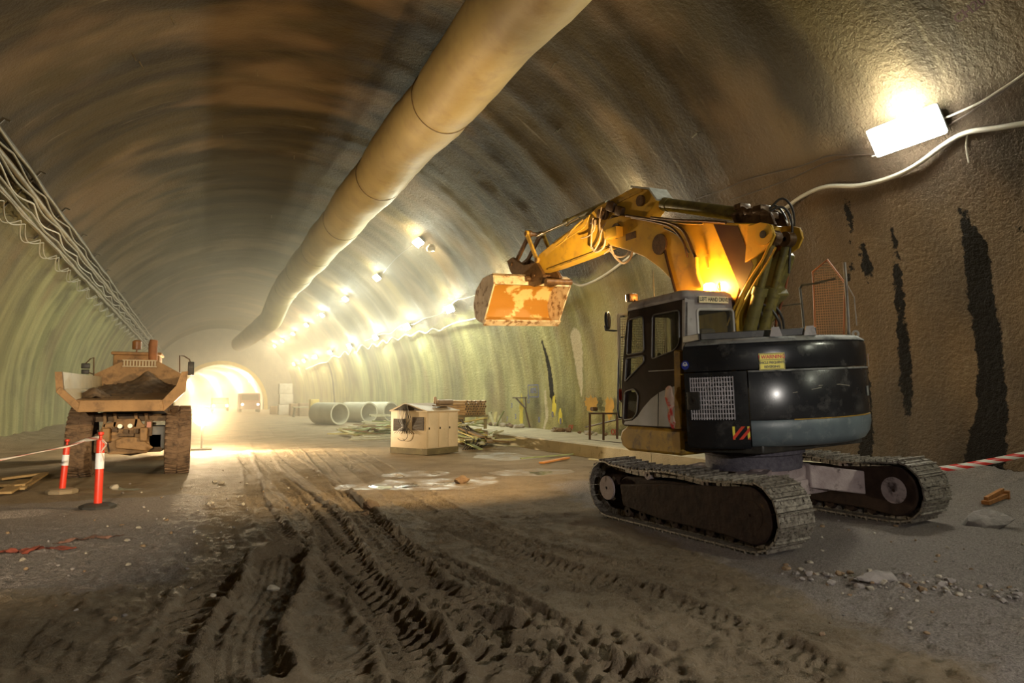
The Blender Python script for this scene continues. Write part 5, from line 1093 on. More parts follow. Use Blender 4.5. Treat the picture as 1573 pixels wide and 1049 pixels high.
# ================================================================ concrete pipes
m_cp = mat('pale_pipe_concrete', (.50, .47, .36), (.42, .39, .29), rough=.7, ns=1.5, c3=(.33, .3, .2), n3=4)
def conc_pipe(px, py, wpx, ang, Lp, label):
    base = onz(px, py, 0); d = (base-CAM).length; r = .66; dirv = Vector((math.cos(ang), math.sin(ang), 0)); c_ = Vector((base.x, base.y, gz(base.x, base.y)+r+.02))
    mb = MB(); mb.lathe([(r, 0), (r, Lp), (r-.09, Lp), (r-.09, 0), (r, 0)], c_, dirv, 48); return tag(mb.build('concrete_pipe', m_cp, smooth=40), label, 'pipe', None)
conc_pipe(522, 653, 0, R(113), 2.4, 'nearest large pale concrete pipe with its open end facing right')
conc_pipe(567, 650, 0, R(112), 2.6, 'middle large concrete pipe standing behind the scrap timber')
conc_pipe(601, 648, 0, R(111), 2.8, 'large concrete pipe just left of the generator housing')
# ================================================================ steel pipe bundle, planks, debris
m_sp = mat('steel_pipe_tan', (.55, .36, .16), (.42, .26, .12), rough=.5, ns=3); m_spd = mat('bore_shade', (.05, .03, .02), rough=.9)  # dark disc colour standing in for the shade inside the pipes
pb = ony(730, 640, 24.4); zb0 = 1.05; proto = None; dirp = (ony(690, 622, 30.0)-ony(748, 622, 24.4)); dirp.z = 0; dirp.normalize()
k = 0
for row in range(6):
    for col in range(9):
        if row == 5 and col % 2: continue
        PE = onplane(716, 638, (0, 24.6, 0), (.0, 1, 0)); s_c = col*.107+(row % 2)*.053; x = PE.x+.97*s_c; z = PE.z+.05+row*.094
        if proto is None:
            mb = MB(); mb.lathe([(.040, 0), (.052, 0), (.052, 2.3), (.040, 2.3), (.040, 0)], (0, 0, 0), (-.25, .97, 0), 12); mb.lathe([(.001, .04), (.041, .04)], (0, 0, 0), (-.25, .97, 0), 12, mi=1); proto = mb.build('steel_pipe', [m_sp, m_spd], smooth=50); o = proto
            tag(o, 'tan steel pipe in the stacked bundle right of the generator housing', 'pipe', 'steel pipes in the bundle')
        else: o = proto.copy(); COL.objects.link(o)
        j_ = .05*rnd.uniform(-1, 1); o.location = (x-.25*j_, PE.y+.25*s_c+.97*j_, z)
for y, t_ in ((24.9, .3), (27.2, 1.8)):
    rk = empty('pipe_rack', (PE.x+.47-.25*t_, PE.y+.12+.97*t_, PE.z-.54), rz=R(14), label='low timber rack carrying the steel pipe bundle' if y < 26 else 'rear timber rack under the steel pipe bundle', cat='rack')
    MB().box((0, 0, .50), (1.5, .12, .08)).build('crossbeam', mat('old_timber', (.30, .24, .12), (.2, .16, .08), rough=.85, ns=8), rk)
    for x in (-.65, .65): MB().box((x, 0, .22), (.1, .1, .46)).build('leg', MATS['old_timber'], rk)
pk = [mat('plank_yellow', (.50, .44, .18), (.40, .34, .14), rough=.8, ns=6), mat('plank_pale', (.55, .52, .36), (.42, .4, .26), rough=.8, ns=6), mat('plank_brown', (.26, .18, .09), (.18, .12, .06), rough=.85, ns=6), mat('plank_green', (.34, .38, .18), (.24, .28, .13), rough=.8, ns=6)]
pp_ = []
def plank(x, y, z, L_, ang, tilt, grp, label, m=None, w=None, t=None):
    mb = MB(); w = w or rnd.uniform(.08, .2); t = t or rnd.uniform(.03, .06); mb.box((0, 0, 0), (L_, w, t)); o = mb.build('timber_plank', m or rnd.choice(pk), smooth=None)
    o.location = (x, y, z); o.rotation_euler = (0, tilt, ang); return tag(o, label, 'plank', grp)
for k in range(64):       # left of the generator housing
    px = rnd.uniform(535, 622); t = rnd.random(); p = onz(px, rnd.uniform(660, 672), 0); hz = .05+.62*(k/64)*max(0, (px-520)/100)+.02
    plank(p.x, p.y, gz(p.x, p.y)+hz, rnd.uniform(.9, 2.6), R(rnd.choice((20, -10, 50, 75, 5, -35))+rnd.uniform(-18, 18)), R(rnd.uniform(-9, 9)), 'scrap timber left of the generator', 'weathered scrap timber lying in the heap left of the generator housing')
for k in range(44):       # right of it
    px = rnd.uniform(708, 760); p = onz(px, rnd.uniform(668, 676), .3); hz = .05+.75*(k/44)*max(.1, 1-abs(px-715)/60)
    plank(p.x, p.y, gz(p.x, p.y)+hz+.1, rnd.uniform(.8, 2.2), R(rnd.choice((80, 60, 110, 20))+rnd.uniform(-20, 20)), R(rnd.uniform(-12, 12)), 'scrap timber right of the generator', 'weathered scrap timber in the heap below the steel pipe bundle', m=rnd.choice(pk[:2]+pk[3:]) if k % 4 else pk[2])
for k in range(8):        # long boards on edge of the heap
    p = onz(600+rnd.uniform(-10, 12), 655+k*3.2, 0); plank(p.x, p.y, .06+(.62 if k < 2 else .4 if k < 4 else .03), 3.0, R(rnd.uniform(-5, 12))-YAW*0, 0, 'long boards in the scrap heap', 'long pale board lying across the scrap heap left of the generator', m=pk[1], w=.22, t=.05)
# boards near the kerb and the excavator track
for (a, b, m, l, w) in (((740, 684), (905, 694), 1, 'long pale batten lying along the foot of the kerb', .09), ((905, 694), (985, 711), 1, 'bent pale batten lying in front of the excavator track', .07), ((832, 713), (872, 705), None, 'short orange plank lying near the front of the left crawler track', .14), ((800, 706), (920, 696), 3, 'thin dark cable batten beside the puddle and the kerb', .05), ((905, 707), (930, 709), 1, 'small pale offcut beside the excavator track', .07)):
    A1, B1 = gp(*a, .035), gp(*b, .035); mb = MB(); mb.bar(A1, B1, w, .035)
    tag(mb.build('timber_plank', pk[m] if m is not None else mat('plank_orange', (.60, .26, .06), (.5, .2, .05), rough=.7), smooth=None), l, 'plank')
A1 = gp(768, 676, .16); tag(MB().box(A1, (.55, .3, .3), rz=.5, bev=.02).build('concrete_block', mat('green_block', (.16, .19, .11), (.1, .12, .07), rough=.8)), 'small greenish concrete block lying at the end of the kerb rubble', 'block')
# left foreground boards behind the bollards
for a, b, w, l in (((0, 742), (60, 737), .16, 'long dusty board behind the bollards at the left edge'), ((5, 765), (38, 748), .22, 'short light plank leaning in the left edge pile'), ((30, 758), (68, 736), .14, 'pale plank lying diagonally left of the farther bollard'), ((-10, 752), (30, 756), .18, 'flat broken board at the left edge of the pile')):
    A1, B1 = gp(*a, .08), gp(*b, .12); tag(MB().bar(A1, B1, w, .04).build('timber_plank', mat('plank_ochre', (.38, .26, .12), (.28, .18, .08), rough=.85, ns=7), smooth=None), l, 'plank')
# ================================================================ rocks
def rock(p, s, m, name='rock', label='', grp=None, flat=.7, seed=0, sub=3, rz=0):
    bm = bmesh.new(); bmesh.ops.create_icosphere(bm, subdivisions=sub, radius=1); rs = random.Random(seed); o3 = Vector((rs.uniform(0, 50), rs.uniform(0, 50), rs.uniform(0, 50)))
    from mathutils import noise as mn
    for v in bm.verts:
        d = v.co.copy(); k = 1+.45*mn.noise(d*1.1+o3)+.18*mn.noise(d*2.7+o3)
        for n_ in range(5):
            r_ = random.Random(seed*7+n_); pn_ = Vector((r_.uniform(-1, 1), r_.uniform(-1, 1), r_.uniform(-1, 1))).normalized(); q = d.dot(pn_)
            if q*k > .72: k = .72/q
        v.co = d*k
    me = bpy.data.meshes.new(name); bm.to_mesh(me); bm.free(); o = link(name, me, m, None, None, 30)
    o.scale = (s[0], s[1], s[2] if len(s) > 2 else s[0]*flat); o.rotation_euler = (0, 0, rz); o.location = p; return tag(o, label, 'rock', grp)
m_rk = mat('rock_grey', (.27, .235, .22), (.18, .155, .145), rough=.85, ns=7, bump=.01, bs=30); m_rkp = mat('rock_pale', (.42, .37, .30), (.3, .26, .2), rough=.85, ns=9, bump=.01, bs=30)
m_rkb = mat('rock_brown', (.24, .16, .09), (.16, .10, .06), rough=.9, ns=8, bump=.01, bs=30)
p = gp(1512, 806, .06); rock(p, (.33, .2, .15), m_rk, label='large flat grey boulder at the right behind the crawler track', seed=3, rz=-.3)
p = gp(570, 783, .05); rock(p, (.13, .1, .09), m_rkb, label='brown rock sitting alone in the middle of the tyre tracks', seed=5); p = gp(562, 781, .02); rock(p, (.07, .06, .05), m_rkb, label='small stone touching the left of the brown rock in the tyre tracks', seed=6)
p = gp(1348, 893, .03); rock(p, (.19, .1, .07), m_rk, label='flat slab of grey rock in the foreground gravel row', seed=8, rz=-.2)
p = gp(708, 742, .05); rock(p, (.15, .12, .1), m_rkb, label='brown clod at the right end of the large puddle', seed=9)
mo = MB(); q0, q1 = gp(1514, 778, .05), gp(1545, 766, .06); mo.bar(q0, q1, .10, .05); mo.bar(q0+Vector((.05, .02, .05)), q1+Vector((-.02, .03, .07)), .05, .05); mo.box(q1, (.12, .1, .12), rz=.4); tag(mo.build('rusty_bracket', mat('rust_orange', (.32, .13, .03), (.2, .08, .02), rough=.8, ns=12)), 'rusty orange metal bracket lying behind the large flat boulder', 'scrap metal')
for k in range(130):       # row of broken stone, right foreground
    t = rnd.random(); px, py = 1212+t*355+rnd.uniform(-12, 12), 878+t*38+rnd.gauss(0, 6.5); s = rnd.choice((.012, .018, .02, .025, .03, .035, .05)); p = gp(px, py, s*.25)
    rock(p, (s, s*rnd.uniform(.6, 1), s*.6), rnd.choice((m_rk, m_rk, m_rkp, m_rkb)), name='stone', label='broken stone in the gravel row across the right foreground', grp='stones in the right foreground row', seed=k+20, sub=2, rz=rnd.uniform(0, 3))
for k in range(140):       # scattered stones
    px, py = rnd.choice(((rnd.uniform(170, 400), rnd.uniform(738, 850)), (rnd.uniform(0, 330), rnd.uniform(790, 960)), (rnd.uniform(1260, 1573), rnd.uniform(800, 1000)), (rnd.uniform(330, 520), rnd.uniform(700, 800)))); s = rnd.choice((.012, .018, .022, .03)); p = gp(px, py, s*.3)
    rock(p, (s, s*rnd.uniform(.6, 1), s*.7), rnd.choice((m_rk, m_rkp, m_rkb)), name='pebble', label='small loose stone lying scattered on the muddy floor', grp='loose stones on the floor', seed=k+90, sub=2, rz=rnd.uniform(0, 3))
for k, (px, py, s) in enumerate(((340, 743, .07), (322, 775, .07), (176, 750, .08), (372, 776, .05), (420, 905, .05), (330, 741, .06))):
    rock(gp(px, py, s*.3), (s, s*.8, s*.6), m_rkp, label=['pale stone right of the truck rear wheel', 'pale stone on the gravel right of the nearer bollard', 'pale flat stone in the wet patch behind the nearer bollard', 'stone at the left edge of the tyre tracks', 'stone beside the left foreground tyre track', 'stone just beyond the pale stone right of the truck'][k], seed=200+k, sub=2)
for k in range(40):       # debris along the wall foot
    p = onx(rnd.uniform(745, 915), 668, 12.1); y = rnd.uniform(19, 33); s = rnd.uniform(.06, .16); rock(Vector((12.2+rnd.uniform(-.25, .15), y, .44+s*.2)), (s, s, s*.7), rnd.choice((m_rkp, m_rkb)), name='rubble', label='chunk of rubble along the foot of the right wall', grp='rubble at the right wall foot', seed=300+k, sub=2)
for k in range(14):
    y = 30+rnd.uniform(-3.5, 3); a = Vector((12.0+rnd.uniform(-.2, .2), y, .42)); b = a+Vector((rnd.uniform(-.1, .3), rnd.uniform(-.5, .5), rnd.uniform(.3, .8))); tag(MB().bar(a, b, .12, .03).build('broken_board', rnd.choice(pk[:2]+[pk[3]]), smooth=None), 'broken board propped against the foot of the right wall', 'board', 'boards leaning at the right wall')
# red cloth lying on the ground, left foreground
def rag(px0, py0, px1, py1, w, label, seed, m):
    A1, B1 = onz(px0, py0), onz(px1, py1); nx_, ny_ = 16, 50; u, v = np.meshgrid(np.linspace(-1, 1, nx_), np.linspace(0, 1, ny_)); d = (B1-A1); nrm_ = Vector((-d.y, d.x, 0)).normalized(); wd = w*(.35+.8*np.abs(fbm(v*4, v*0+seed, 3, seed)))*np.sin(np.pi*np.clip(v, .03, .97))**.5
    XX = A1.x+d.x*v+nrm_.x*u*wd; YY = A1.y+d.y*v+nrm_.y*u*wd; Z = np.vectorize(gz)(XX, YY)+.012+.05*np.abs(fbm(XX*5, YY*9, 4, seed+3)); o = grid_mesh('torn_sheet', np.stack([XX, YY, Z], -1), nx_, ny_, m); return tag(o, label, 'cloth')
m_rs = mat('faded_red_sheet', (.26, .06, .035), (.16, .045, .03), rough=.7, ns=5, c3=(.2, .15, .1), n3=6)
rag(-40, 856, 118, 846, .16, 'crumpled dark red plastic sheet on the ground at the left edge', 5, m_rs); rag(80, 842, 190, 826, .10, 'torn brownish sheet lying right of the red plastic sheet', 9, mat('faded_brown_sheet', (.2, .10, .07), (.13, .07, .05), rough=.7))
# ================================================================ cables
def smoothp(P, k=6):
    P = [Vector(p) for p in P]; Q = []
    for i in range(len(P)-1):
        p0, p1, p2, p3 = P[max(i-1, 0)], P[i], P[i+1], P[min(i+2, len(P)-1)]
        for j in range(k): t = j/k; Q.append(.5*((2*p1)+(p2-p0)*t+(2*p0-5*p1+4*p2-p3)*t*t+(3*p1-p0-3*p2+p3)*t**3))
    Q.append(P[-1]); return Q
def wcable(pix, r, m, label, off=.12, name='cable', grp=None):
    P = smoothp([wall_pt(*p, off=off) for p in pix]); o = MB().tube(P, r, 7).build(name, m, smooth=60); return tag(o, label, 'cable', grp)
m_cw = mat('white_cable', (.62, .58, .48), (.52, .48, .4), rough=.45); m_cd = mat('thin_dark_cable', (.10, .07, .05), rough=.5)
wcable([(1640, 182), (1573, 190), (1530, 197), (1484, 204), (1450, 222), (1408, 253), (1370, 272), (1320, 285), (1268, 287), (1230, 303), (1190, 330), (1140, 345), (1090, 352), (1040, 350), (1000, 370), (960, 400), (925, 425), (895, 438), (873, 434), (850, 455), (800, 480), (745, 487), (720, 492), (700, 496), (680, 505)], .045, m_cw, 'thick white cable sagging along the right wall below the big lamp')
pts = [(690, 500), (676, 508), (665, 505), (655, 512), (644, 509), (632, 516), (622, 514), (612, 522), (603, 518), (595, 527), (588, 523), (580, 532), (573, 528), (566, 536), (556, 530), (548, 541), (542, 534), (536, 545), (530, 540), (522, 549), (512, 547), (503, 556), (492, 558), (480, 563), (470, 567)]
wcable(pts, .05, m_cw, 'wavy white cable running along the far right wall under the lamps')
wcable([(735, 452), (715, 458), (700, 462), (680, 480), (664, 486), (650, 490), (635, 498), (615, 500), (600, 512), (586, 513), (570, 520), (560, 524)], .02, m_cw, 'thin white wire looping between the lower lamps on the far right wall')
wcable([(1640, 60), (1573, 113), (1530, 142), (1500, 160), (1450, 182), (1410, 200), (1380, 228), (1340, 240)], .018, m_cw, 'thin pale wire passing the big wall lamp from the upper right')
wcable([(1573, 118), (1510, 160), (1460, 190), (1400, 220), (1360, 235), (1310, 238), (1270, 240), (1230, 255), (1150, 275), (1110, 292), (1070, 305)], .014, m_cd, 'thin dark wire running below the big wall lamp to the boom', off=.06)
wcable([(1310, 243), (1270, 250), (1200, 280), (1120, 308)], .012, m_cd, 'second thin dark wire above the boom on the right wall', off=.05)
wcable([(1486, 205), (1484, 225), (1488, 250)], .012, m_cw, 'short pale wire end hanging from the thick white cable', off=.05)
wcable([(640, 372), (610, 395), (588, 420)], .015, m_cd, 'thin wire between the two nearest upper lamps', off=.08)
q = wall_pt(662, 379, .3); tag(MB().lathe([(.001, 0), (.18, .05), (.22, .2), (.1, .36), (.001, .4)], q-Vector((0, 0, .25)), (0, 0, 1), 10).build('wrapped_lamp', mat('plastic_wrap', (.6, .5, .36), (.4, .3, .2), rough=.3)), 'small crumpled wrapped fitting just right of the highest upper lamp', 'fitting')
# cable run on the left wall: rail, pipes, bundled cables with hanging loops
def lw_(y, z, off):   # point on the left wall
    return Vector((TX-math.sqrt(TR**2-(z-TZ)**2)+off, y, z))
def lrun(y0, y1, z, off, r, m, name, label, grp=None, wav=0, sag=0, per=1.5, ph=0, n=8, step=.25, dz=0):
    P = []
    for y in np.arange(y0, y1, step):
        s = abs(math.sin(math.pi*(y+ph)/per)); P.append(lw_(y, z+dz*(y-y0)/(y1-y0)-sag*s+wav*math.sin(y*1.9+ph*3), off+.02*math.sin(y*.7+ph)))
    o = MB().tube(P, r, n).build(name, m, smooth=60); return tag(o, label, 'cable' if name == 'cable' else 'pipe', grp)
m_rail = mat('tray_steel', (.12, .10, .07), (.07, .06, .045), rough=.6); m_cg = mat('grey_cable', (.34, .30, .22), (.24, .21, .15), rough=.5); m_pipe2 = mat('service_pipe', (.30, .24, .15), (.2, .16, .1), rough=.5)
lrun(8, 100, 7.50, .16, .07, m_rail, 'service_pipe', 'uppermost dark service pipe high along the left wall')
lrun(8, 100, 7.22, .22, .085, m_pipe2, 'service_pipe', 'thick brown service pipe along the left wall below the dark one')
lrun(8, 100, 6.80, .20, .075, m_pipe2, 'service_pipe', 'lower brown service pipe along the left wall above the hanging loops')
for k, (z, r, wv, sg, per, ph, m) in enumerate(((7.60, .035, .01, .0, 1.5, 0, m_cg), (7.54, .030, .015, .08, 3.9, .5, m_cg), (7.34, .035, .01, .06, 3.9, 1.1, m_cg), (7.26, .03, .02, .14, 3.9, .7, m_cw), (7.10, .04, .01, .04, 3.9, .2, m_cg), (6.94, .03, .015, .0, 2, 1.7, m_cg))):
    lrun(8, 99, z-.21, .33-.01*k, r*.9, m, 'cable', 'grey-beige cable in the bundle fixed high along the left wall', 'bundled cables on the left wall', wv, sg, per, ph)
for k, (ph, sg) in enumerate(((0, .26), (.45, .34))):
    lrun(9, 99, 6.62, .30, .020, m_cw, 'cable', 'thin pale cable hanging in festoon loops below the left service pipes', 'festooned cables on the left wall', 0, sg, 2.6, ph, 6, .13)
for y in np.arange(10, 98, 3.9):
    br_ = empty('pipe_bracket', lw_(y, 7.3, .0), label='steel bracket holding the service pipes to the left wall', cat='bracket', group='pipe brackets on the left wall')
    mb = MB(); a, b = lw_(y, 7.72, .08)-br_.location, lw_(y, 6.62, .10)-br_.location; mb.bar(a, b, .05, .05); mb.build('upright', m_rail, br_)
    mb = MB(); mb.bar(a, a+Vector((.12, 0, -.05)), .035, .035); mb.build('strut', m_rail, br_)
# bright bolt heads and bolts in the shell
for k, (px, py) in enumerate(((205, 86), (217, 100), (265, 32), (395, 110), (342, 210), (505, 205), (417, 332), (850, 100), (855, 200), (735, 265), (1068, 207), (860, 198), (452, 240))):
    p = wall_pt(px, py, .05); nrm, up = wall_frame(p.x, p.y, p.z); o = MB().cyl(p-nrm*.1, p+nrm*.12, .02, 6, r2=.012).build('rock_bolt', mat('bolt_rust', (.3, .24, .15), (.1, .08, .05), rough=.7)); tag(o, 'short steel rock bolt end sticking out of the tunnel crown', 'bolt', 'rock bolt ends')
# ================================================================ wall furniture on the right
fr_ = empty('guard_rail', (10.2, 17.2, .38), label='dark steel guard rail standing on the kerb left of the cab', cat='railing')
A1 = onz(908, 676, .38); o3 = A1-Vector((0, 0, 0)); fr_.location = A1
def rl(px, py): return onx(px, py, A1.x)-A1
m_rl = mat('rail_brown', (.10, .05, .03), (.06, .035, .02), rough=.6)
for nm, a, b in (('post', (906, 677), (906, 635)), ('post', (927, 676), (927, 635)), ('post', (948, 674), (948, 635)), ('top_rail', (905, 635), (950, 635)), ('bottom_rail', (900, 676), (955, 681))):
    MB().bar(rl(*a), rl(*b), .05, .05).build(nm, m_rl, fr_)
hr = MB().tube([onx(900, 656, 11.4), onx(925, 650, 11.4), onx(955, 643, 11.4)], .025, 6).build('sloping_rail', m_rl); tag(hr, 'thin sloping rail on the right wall behind the guard rail', 'rail')
sb = empty('wall_bracket', wall_pt(812, 640, .1), label='bent steel stand leaning at the right wall below the blue number', cat='stand'); o0 = sb.location
W = lambda px, py: wall_pt(px, py, .25)-o0
MB().bar(W(788, 611), W(808, 611), .06, .05).build('top_bar', m_rl, sb); MB().bar(W(793, 612), W(807, 627), .05).build('brace', m_rl, sb); MB().bar(W(807, 610), W(808, 627), .04).build('upright', m_rl, sb); MB().tube([W(807, 627), W(810, 640), W(814, 656)], .035, 6).build('foot', m_rl, sb)
q = wall_pt(916, 628, .15); tag(MB().cyl(q, q+Vector((-.25, -.1, 0)), .07, 14).build('pipe_stub', m_rl), 'small dark pipe stub poking from the wall above the guard rail', 'pipe')
# painted marks on the wall
wr = bpy.data.objects['wall_right']
def wallmark(body, px, py, size, col, name='painted_number', rot=0):
    p = wall_pt(px, py, .17); nrm, up = wall_frame(p.x, p.y, p.z); r_ = up.cross(nrm); M = Matrix((r_, up, nrm)).transposed().to_4x4() @ Matrix.Rotation(R(rot), 4, 'Z'); M.translation = p
    o = text_mesh(name, body, size, col, wr, M, depth=.006, bold=.004); return M
c_b = mat('paint_blue', (.16, .18, .38), rough=.7); c_r = mat('paint_red', (.45, .07, .03), rough=.7); c_y = mat('paint_yellow', (.75, .62, .05), rough=.7); c_p = mat('paint_maroon', (.09, .03, .03), rough=.7)
M = wallmark('1075', 819, 600.5, .30, c_b)
mb = MB()
for s in (-1, 1): mb.box((0, s*.24, 0), (.95, .04, .01)); mb.box((s*.46, 0, 0), (.04, .5, .01))
o = mb.build('painted_frame', c_b, wr, smooth=None); o.matrix_local = M
wallmark('CH', 812, 613, .26, c_b, rot=90); wallmark('8', 828, 645, .3, c_b); wallmark('0', 849, 637, .3, c_b); wallmark('8', 861, 647, .3, c_b); wallmark('3', 786, 623, .3, c_b); wallmark('7', 779, 644, .3, c_b); wallmark('3', 792, 640, .3, c_b)
wallmark('OF', 877, 657, .26, c_r); wallmark('OF', 943, 664, .26, c_r); wallmark('CH200', 1494, 12, .20, c_p, rot=12)
def splat(px, py, w, h, label, seed, m=c_y):
    p = wall_pt(px, py, .16); nrm, up = wall_frame(p.x, p.y, p.z); r_ = up.cross(nrm); n = 26; rs = random.Random(seed); V = [p+(r_*math.cos(a)*w+up*math.sin(a)*h)*(.7+.5*rs.random()) for a in np.linspace(0, 2*math.pi, n+1)[:-1]]
    mb = MB(); mb.prism(V, nrm*.004); o = mb.build('paint_patch', m, wr, smooth=None)
splat(801, 633, .20, .75, '', 1); splat(851, 625, .16, .45, '', 2); splat(861, 640, .18, .28, '', 4); splat(909, 620, .45, .28, '', 3, mat('paint_orange', (.5, .28, .03), rough=.7)); splat(936, 627, .28, .35, '', 5, MATS['paint_orange'])
# ================================================================ far end: headlight glare, vehicles, crates
fp = Vector((.22, 24.0, 1.05)); fl = empty('vehicle_headlight', (fp.x, fp.y, gz(fp.x, fp.y)), label='dazzling vehicle headlight on an added stand shining beyond the dump truck', cat='lamp')  # glare taken for a vehicle headlight; its stand and foot are added
o = MB().lathe([(.001, .06), (.15, .05), (.27, 0), (.27, -.06), (.001, -.06)], (0, 0, fp.z), (.05, -1, 0), 24).build('lamp_lens', emis('headlight_glow', (1, .85, .6), 400), fl)
MB().lathe([(.001, .14), (.16, .12), (.22, .0), (.22, -.02), (.20, -.02), (.20, .02)], (0, .0, fp.z), (.0, 1, 0), 20).build('lamp_shell', m_dark, fl)
MB().bar((0, .1, 0), (0, .1, fp.z-.1), .06).build('stand', m_dark, fl); MB().box((0, .1, .03), (.6, .5, .05)).build('foot', m_dark, fl)
fs_ = light('headlight_beam', 'SPOT', fp+Vector((.05, -.2, .05)), HEADLIGHT, (1, .74, .42), .15, spot_size=R(125), spot_blend=.5)
light('added_fill', 'POINT', fp+Vector((.0, .25, .1)), 700, (1, .74, .42), .15)  # added point light that brightens the ground beyond the headlight
fs_.rotation_euler = Vector((-.38, 1, .14)).to_track_quat('Z', 'Y').to_euler()
def vehicle(px, py, Y, W_, L_, H_, m, label, hl_=True):
    p = onz(px, py, 0); p = Vector((p.x, p.y, gz(p.x, p.y))); r = empty('van', p, label=label, cat='vehicle'); w = W_/2
    prof = [(0, .35), (0, H_*.55), (.25, H_*.62), (.75, H_*.95), (1.0, H_), (L_-.2, H_), (L_, H_*.9), (L_, .35)]
    mb = MB(); mb.prism([(-w, y, z) for y, z in prof], (W_, 0, 0)); b = mb.build('body', m, r, bevel=.06)
    mb = MB(); mb.prism([(-w*.85, .27, H_*.64), (w*.85, .27, H_*.64), (w*.8, .74, H_*.93), (-w*.8, .74, H_*.93)], (0, -.02, .01)); mb.build('windscreen', mat('van_glass', (.06, .05, .05), rough=.1), b)
    for sx in (-1, 1):
        for y in (.8, L_-.8): MB().lathe([(.02, -.12), (.33, -.12), (.36, 0), (.33, .12), (.02, .12)], (sx*(w-.1), y, .36), (1, 0, 0), 20).build('wheel', m_blk2, r)
        if hl_: MB().lathe([(.001, 0), (.11, 0), (.11, .04), (.001, .04)], (sx*w*.75, -.01, H_*.42), (0, -1, 0), 16).build('headlamp', emis('head_glow', (1, .9, .7), 25), r)
    return r
vehicle(384, 634, 70, 2.1, 4.6, 2.1, mat('van_red', (.25, .08, .05), (.2, .07, .05), rough=.4), 'dark reddish van parked in front of the smaller tunnel mouth')
vehicle(338, 632, 70, 1.9, 4.2, 1.6, mat('van_orange', (.45, .25, .12), (.4, .2, .1), rough=.4), 'low tan vehicle left of the reddish van at the tunnel end')
def crate(px, py, w, h, label, m, grp=None, z=0, dx=0):
    p = onz(px, py, 0); o = MB().box((0, 0, h/2), (w, w, h), bev=.03).build('crate', m); o.location = (p.x+dx, p.y, gz(p.x, p.y)+z); return tag(o, label, 'crate', grp)
m_cr1 = mat('white_wrap', (.75, .7, .6), (.6, .55, .45), rough=.6); m_cr2 = mat('crate_tan', (.5, .33, .18), (.38, .25, .14), rough=.8)
for k, (px, z, l) in enumerate(((437, 0, 'bottom white wrapped crate of the tall far stack'), (438, 1.0, 'middle white wrapped crate of the tall far stack'), (437, 2.0, 'top white wrapped crate of the tall far stack'))): crate(px, 637, 1.2, .98, l, m_cr1, z=z)
crate(456, 638, 1.3, 1.1, 'tan crate right of the tall white stack', m_cr2); crate(470, 639, 1.3, 1.15, 'second tan crate right of the tall white stack', m_cr2); crate(422, 636, .9, .8, 'low tan crate left of the tall white stack', m_cr2)
pt = empty('pallet_trestle', onz(468, 641, 0), label='timber trestle standing left of the concrete pipes', cat='trestle')
MB().box((0, 0, .85), (1.9, .8, .08)).build('top', pk[1], pt)
for sx in (-1, 1):
    for sy in (-1, 1): MB().bar((sx*.8, sy*.3, .82), (sx*.9, sy*.35, .02), .09).build('leg', pk[2], pt)
crate(482, 642, .7, 1.5, 'tall yellow cabinet beside the nearest concrete pipe', mat('cabinet_yellow', (.7, .5, .1), (.6, .42, .08), rough=.5))

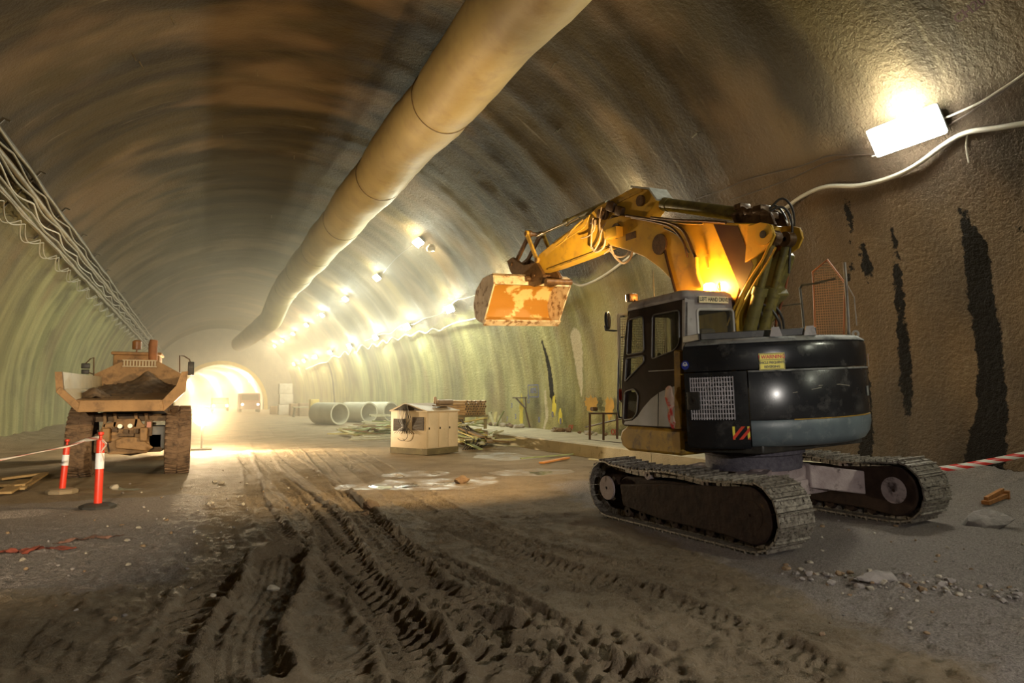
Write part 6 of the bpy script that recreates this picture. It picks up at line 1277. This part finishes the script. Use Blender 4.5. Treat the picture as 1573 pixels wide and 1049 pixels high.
# unseen lamp added behind the viewpoint to brighten the truck's rear
wlr = empty('work_lamp', (-2.6, -3.0, 2.9), label='unseen square fill lamp on a mast added behind the viewpoint to light the dump truck', cat='lamp')
MB().box((0, -.12, 0), (.3, .2, .22), bev=.03).build('lamp_body', m_dark, wlr); MB().box((0, -.01, 0), (.27, .02, .19)).build('lamp_lens', m_lensw, wlr); MB().bar((0, -.12, -.1), (0, -.12, -2.9), .07).build('mast', m_dark, wlr)
s = light('added_fill_beam', 'SPOT', (-2.6, -2.85, 2.9), FILL_LEFT, (1, .82, .55), .1, spot_size=R(30), spot_blend=.7)
s.rotation_euler = (Vector((-2.6, -2.85, 2.9))-Vector((-1.2, 16, 1.5))).to_track_quat('Z', 'Y').to_euler()

w2 = empty('work_lamp', (3.0, -3.6, 2.5), label='unseen square fill lamp on a mast added behind the viewpoint to light the rear of the excavator', cat='lamp')  # second unseen lamp, added to brighten the foreground and the excavator's rear
MB().box((0, -.12, 0), (.3, .2, .22), bev=.03).build('lamp_body', m_dark, w2); MB().box((0, -.01, 0), (.27, .02, .19)).build('lamp_lens', m_lens, w2); MB().bar((0, -.12, -.1), (0, -.12, -2.5), .07).build('mast', m_dark, w2)
s = light('added_fill_beam', 'SPOT', (3.0, -3.45, 2.5), FILL_REAR, (1, .93, .84), .08, spot_size=R(72), spot_blend=.7)
s.rotation_euler = (Vector((3.0, -3.45, 2.5))-Vector((3.2, 7, -.4))).to_track_quat('Z', 'Y').to_euler()
scene.view_settings.view_transform = 'Standard'; scene.view_settings.look = 'None'; scene.view_settings.exposure = EXPO; scene.view_settings.gamma = 1
scene.view_settings.use_curve_mapping = False
w = bpy.data.worlds.new('world'); scene.world = w; w.use_nodes = True; nt = w.node_tree
nt.nodes['Background'].inputs[0].default_value = (0, 0, 0, 1); nt.nodes['Background'].inputs[1].default_value = 0
hm = bpy.data.materials.new('dust_haze'); hm.use_nodes = True; hn = hm.node_tree; hn.nodes.remove(hn.nodes['Principled BSDF'])
vs = hn.nodes.new('ShaderNodeVolumeScatter'); vs.inputs['Density'].default_value = HAZE; vs.inputs['Color'].default_value = (1, .86, .64, 1); vs.inputs['Anisotropy'].default_value = .4
hn.links.new(vs.outputs[0], hn.nodes['Material Output'].inputs['Volume'])
hz = MB().box((3.1, 121, 5.4), (20.6, 199, 12.6)).build('dust_haze', hm, smooth=None); tag(hz, 'pale dusty haze filling the far half of the tunnel', 'haze', kind='stuff')
c = scene.cycles; c.max_bounces = 7; c.diffuse_bounces = 4; c.glossy_bounces = 4; c.transmission_bounces = 6; c.transparent_max_bounces = 10; c.volume_bounces = 0
c.use_denoising = True; c.sample_clamp_indirect = 6; c.caustics_reflective = False; c.caustics_refractive = False
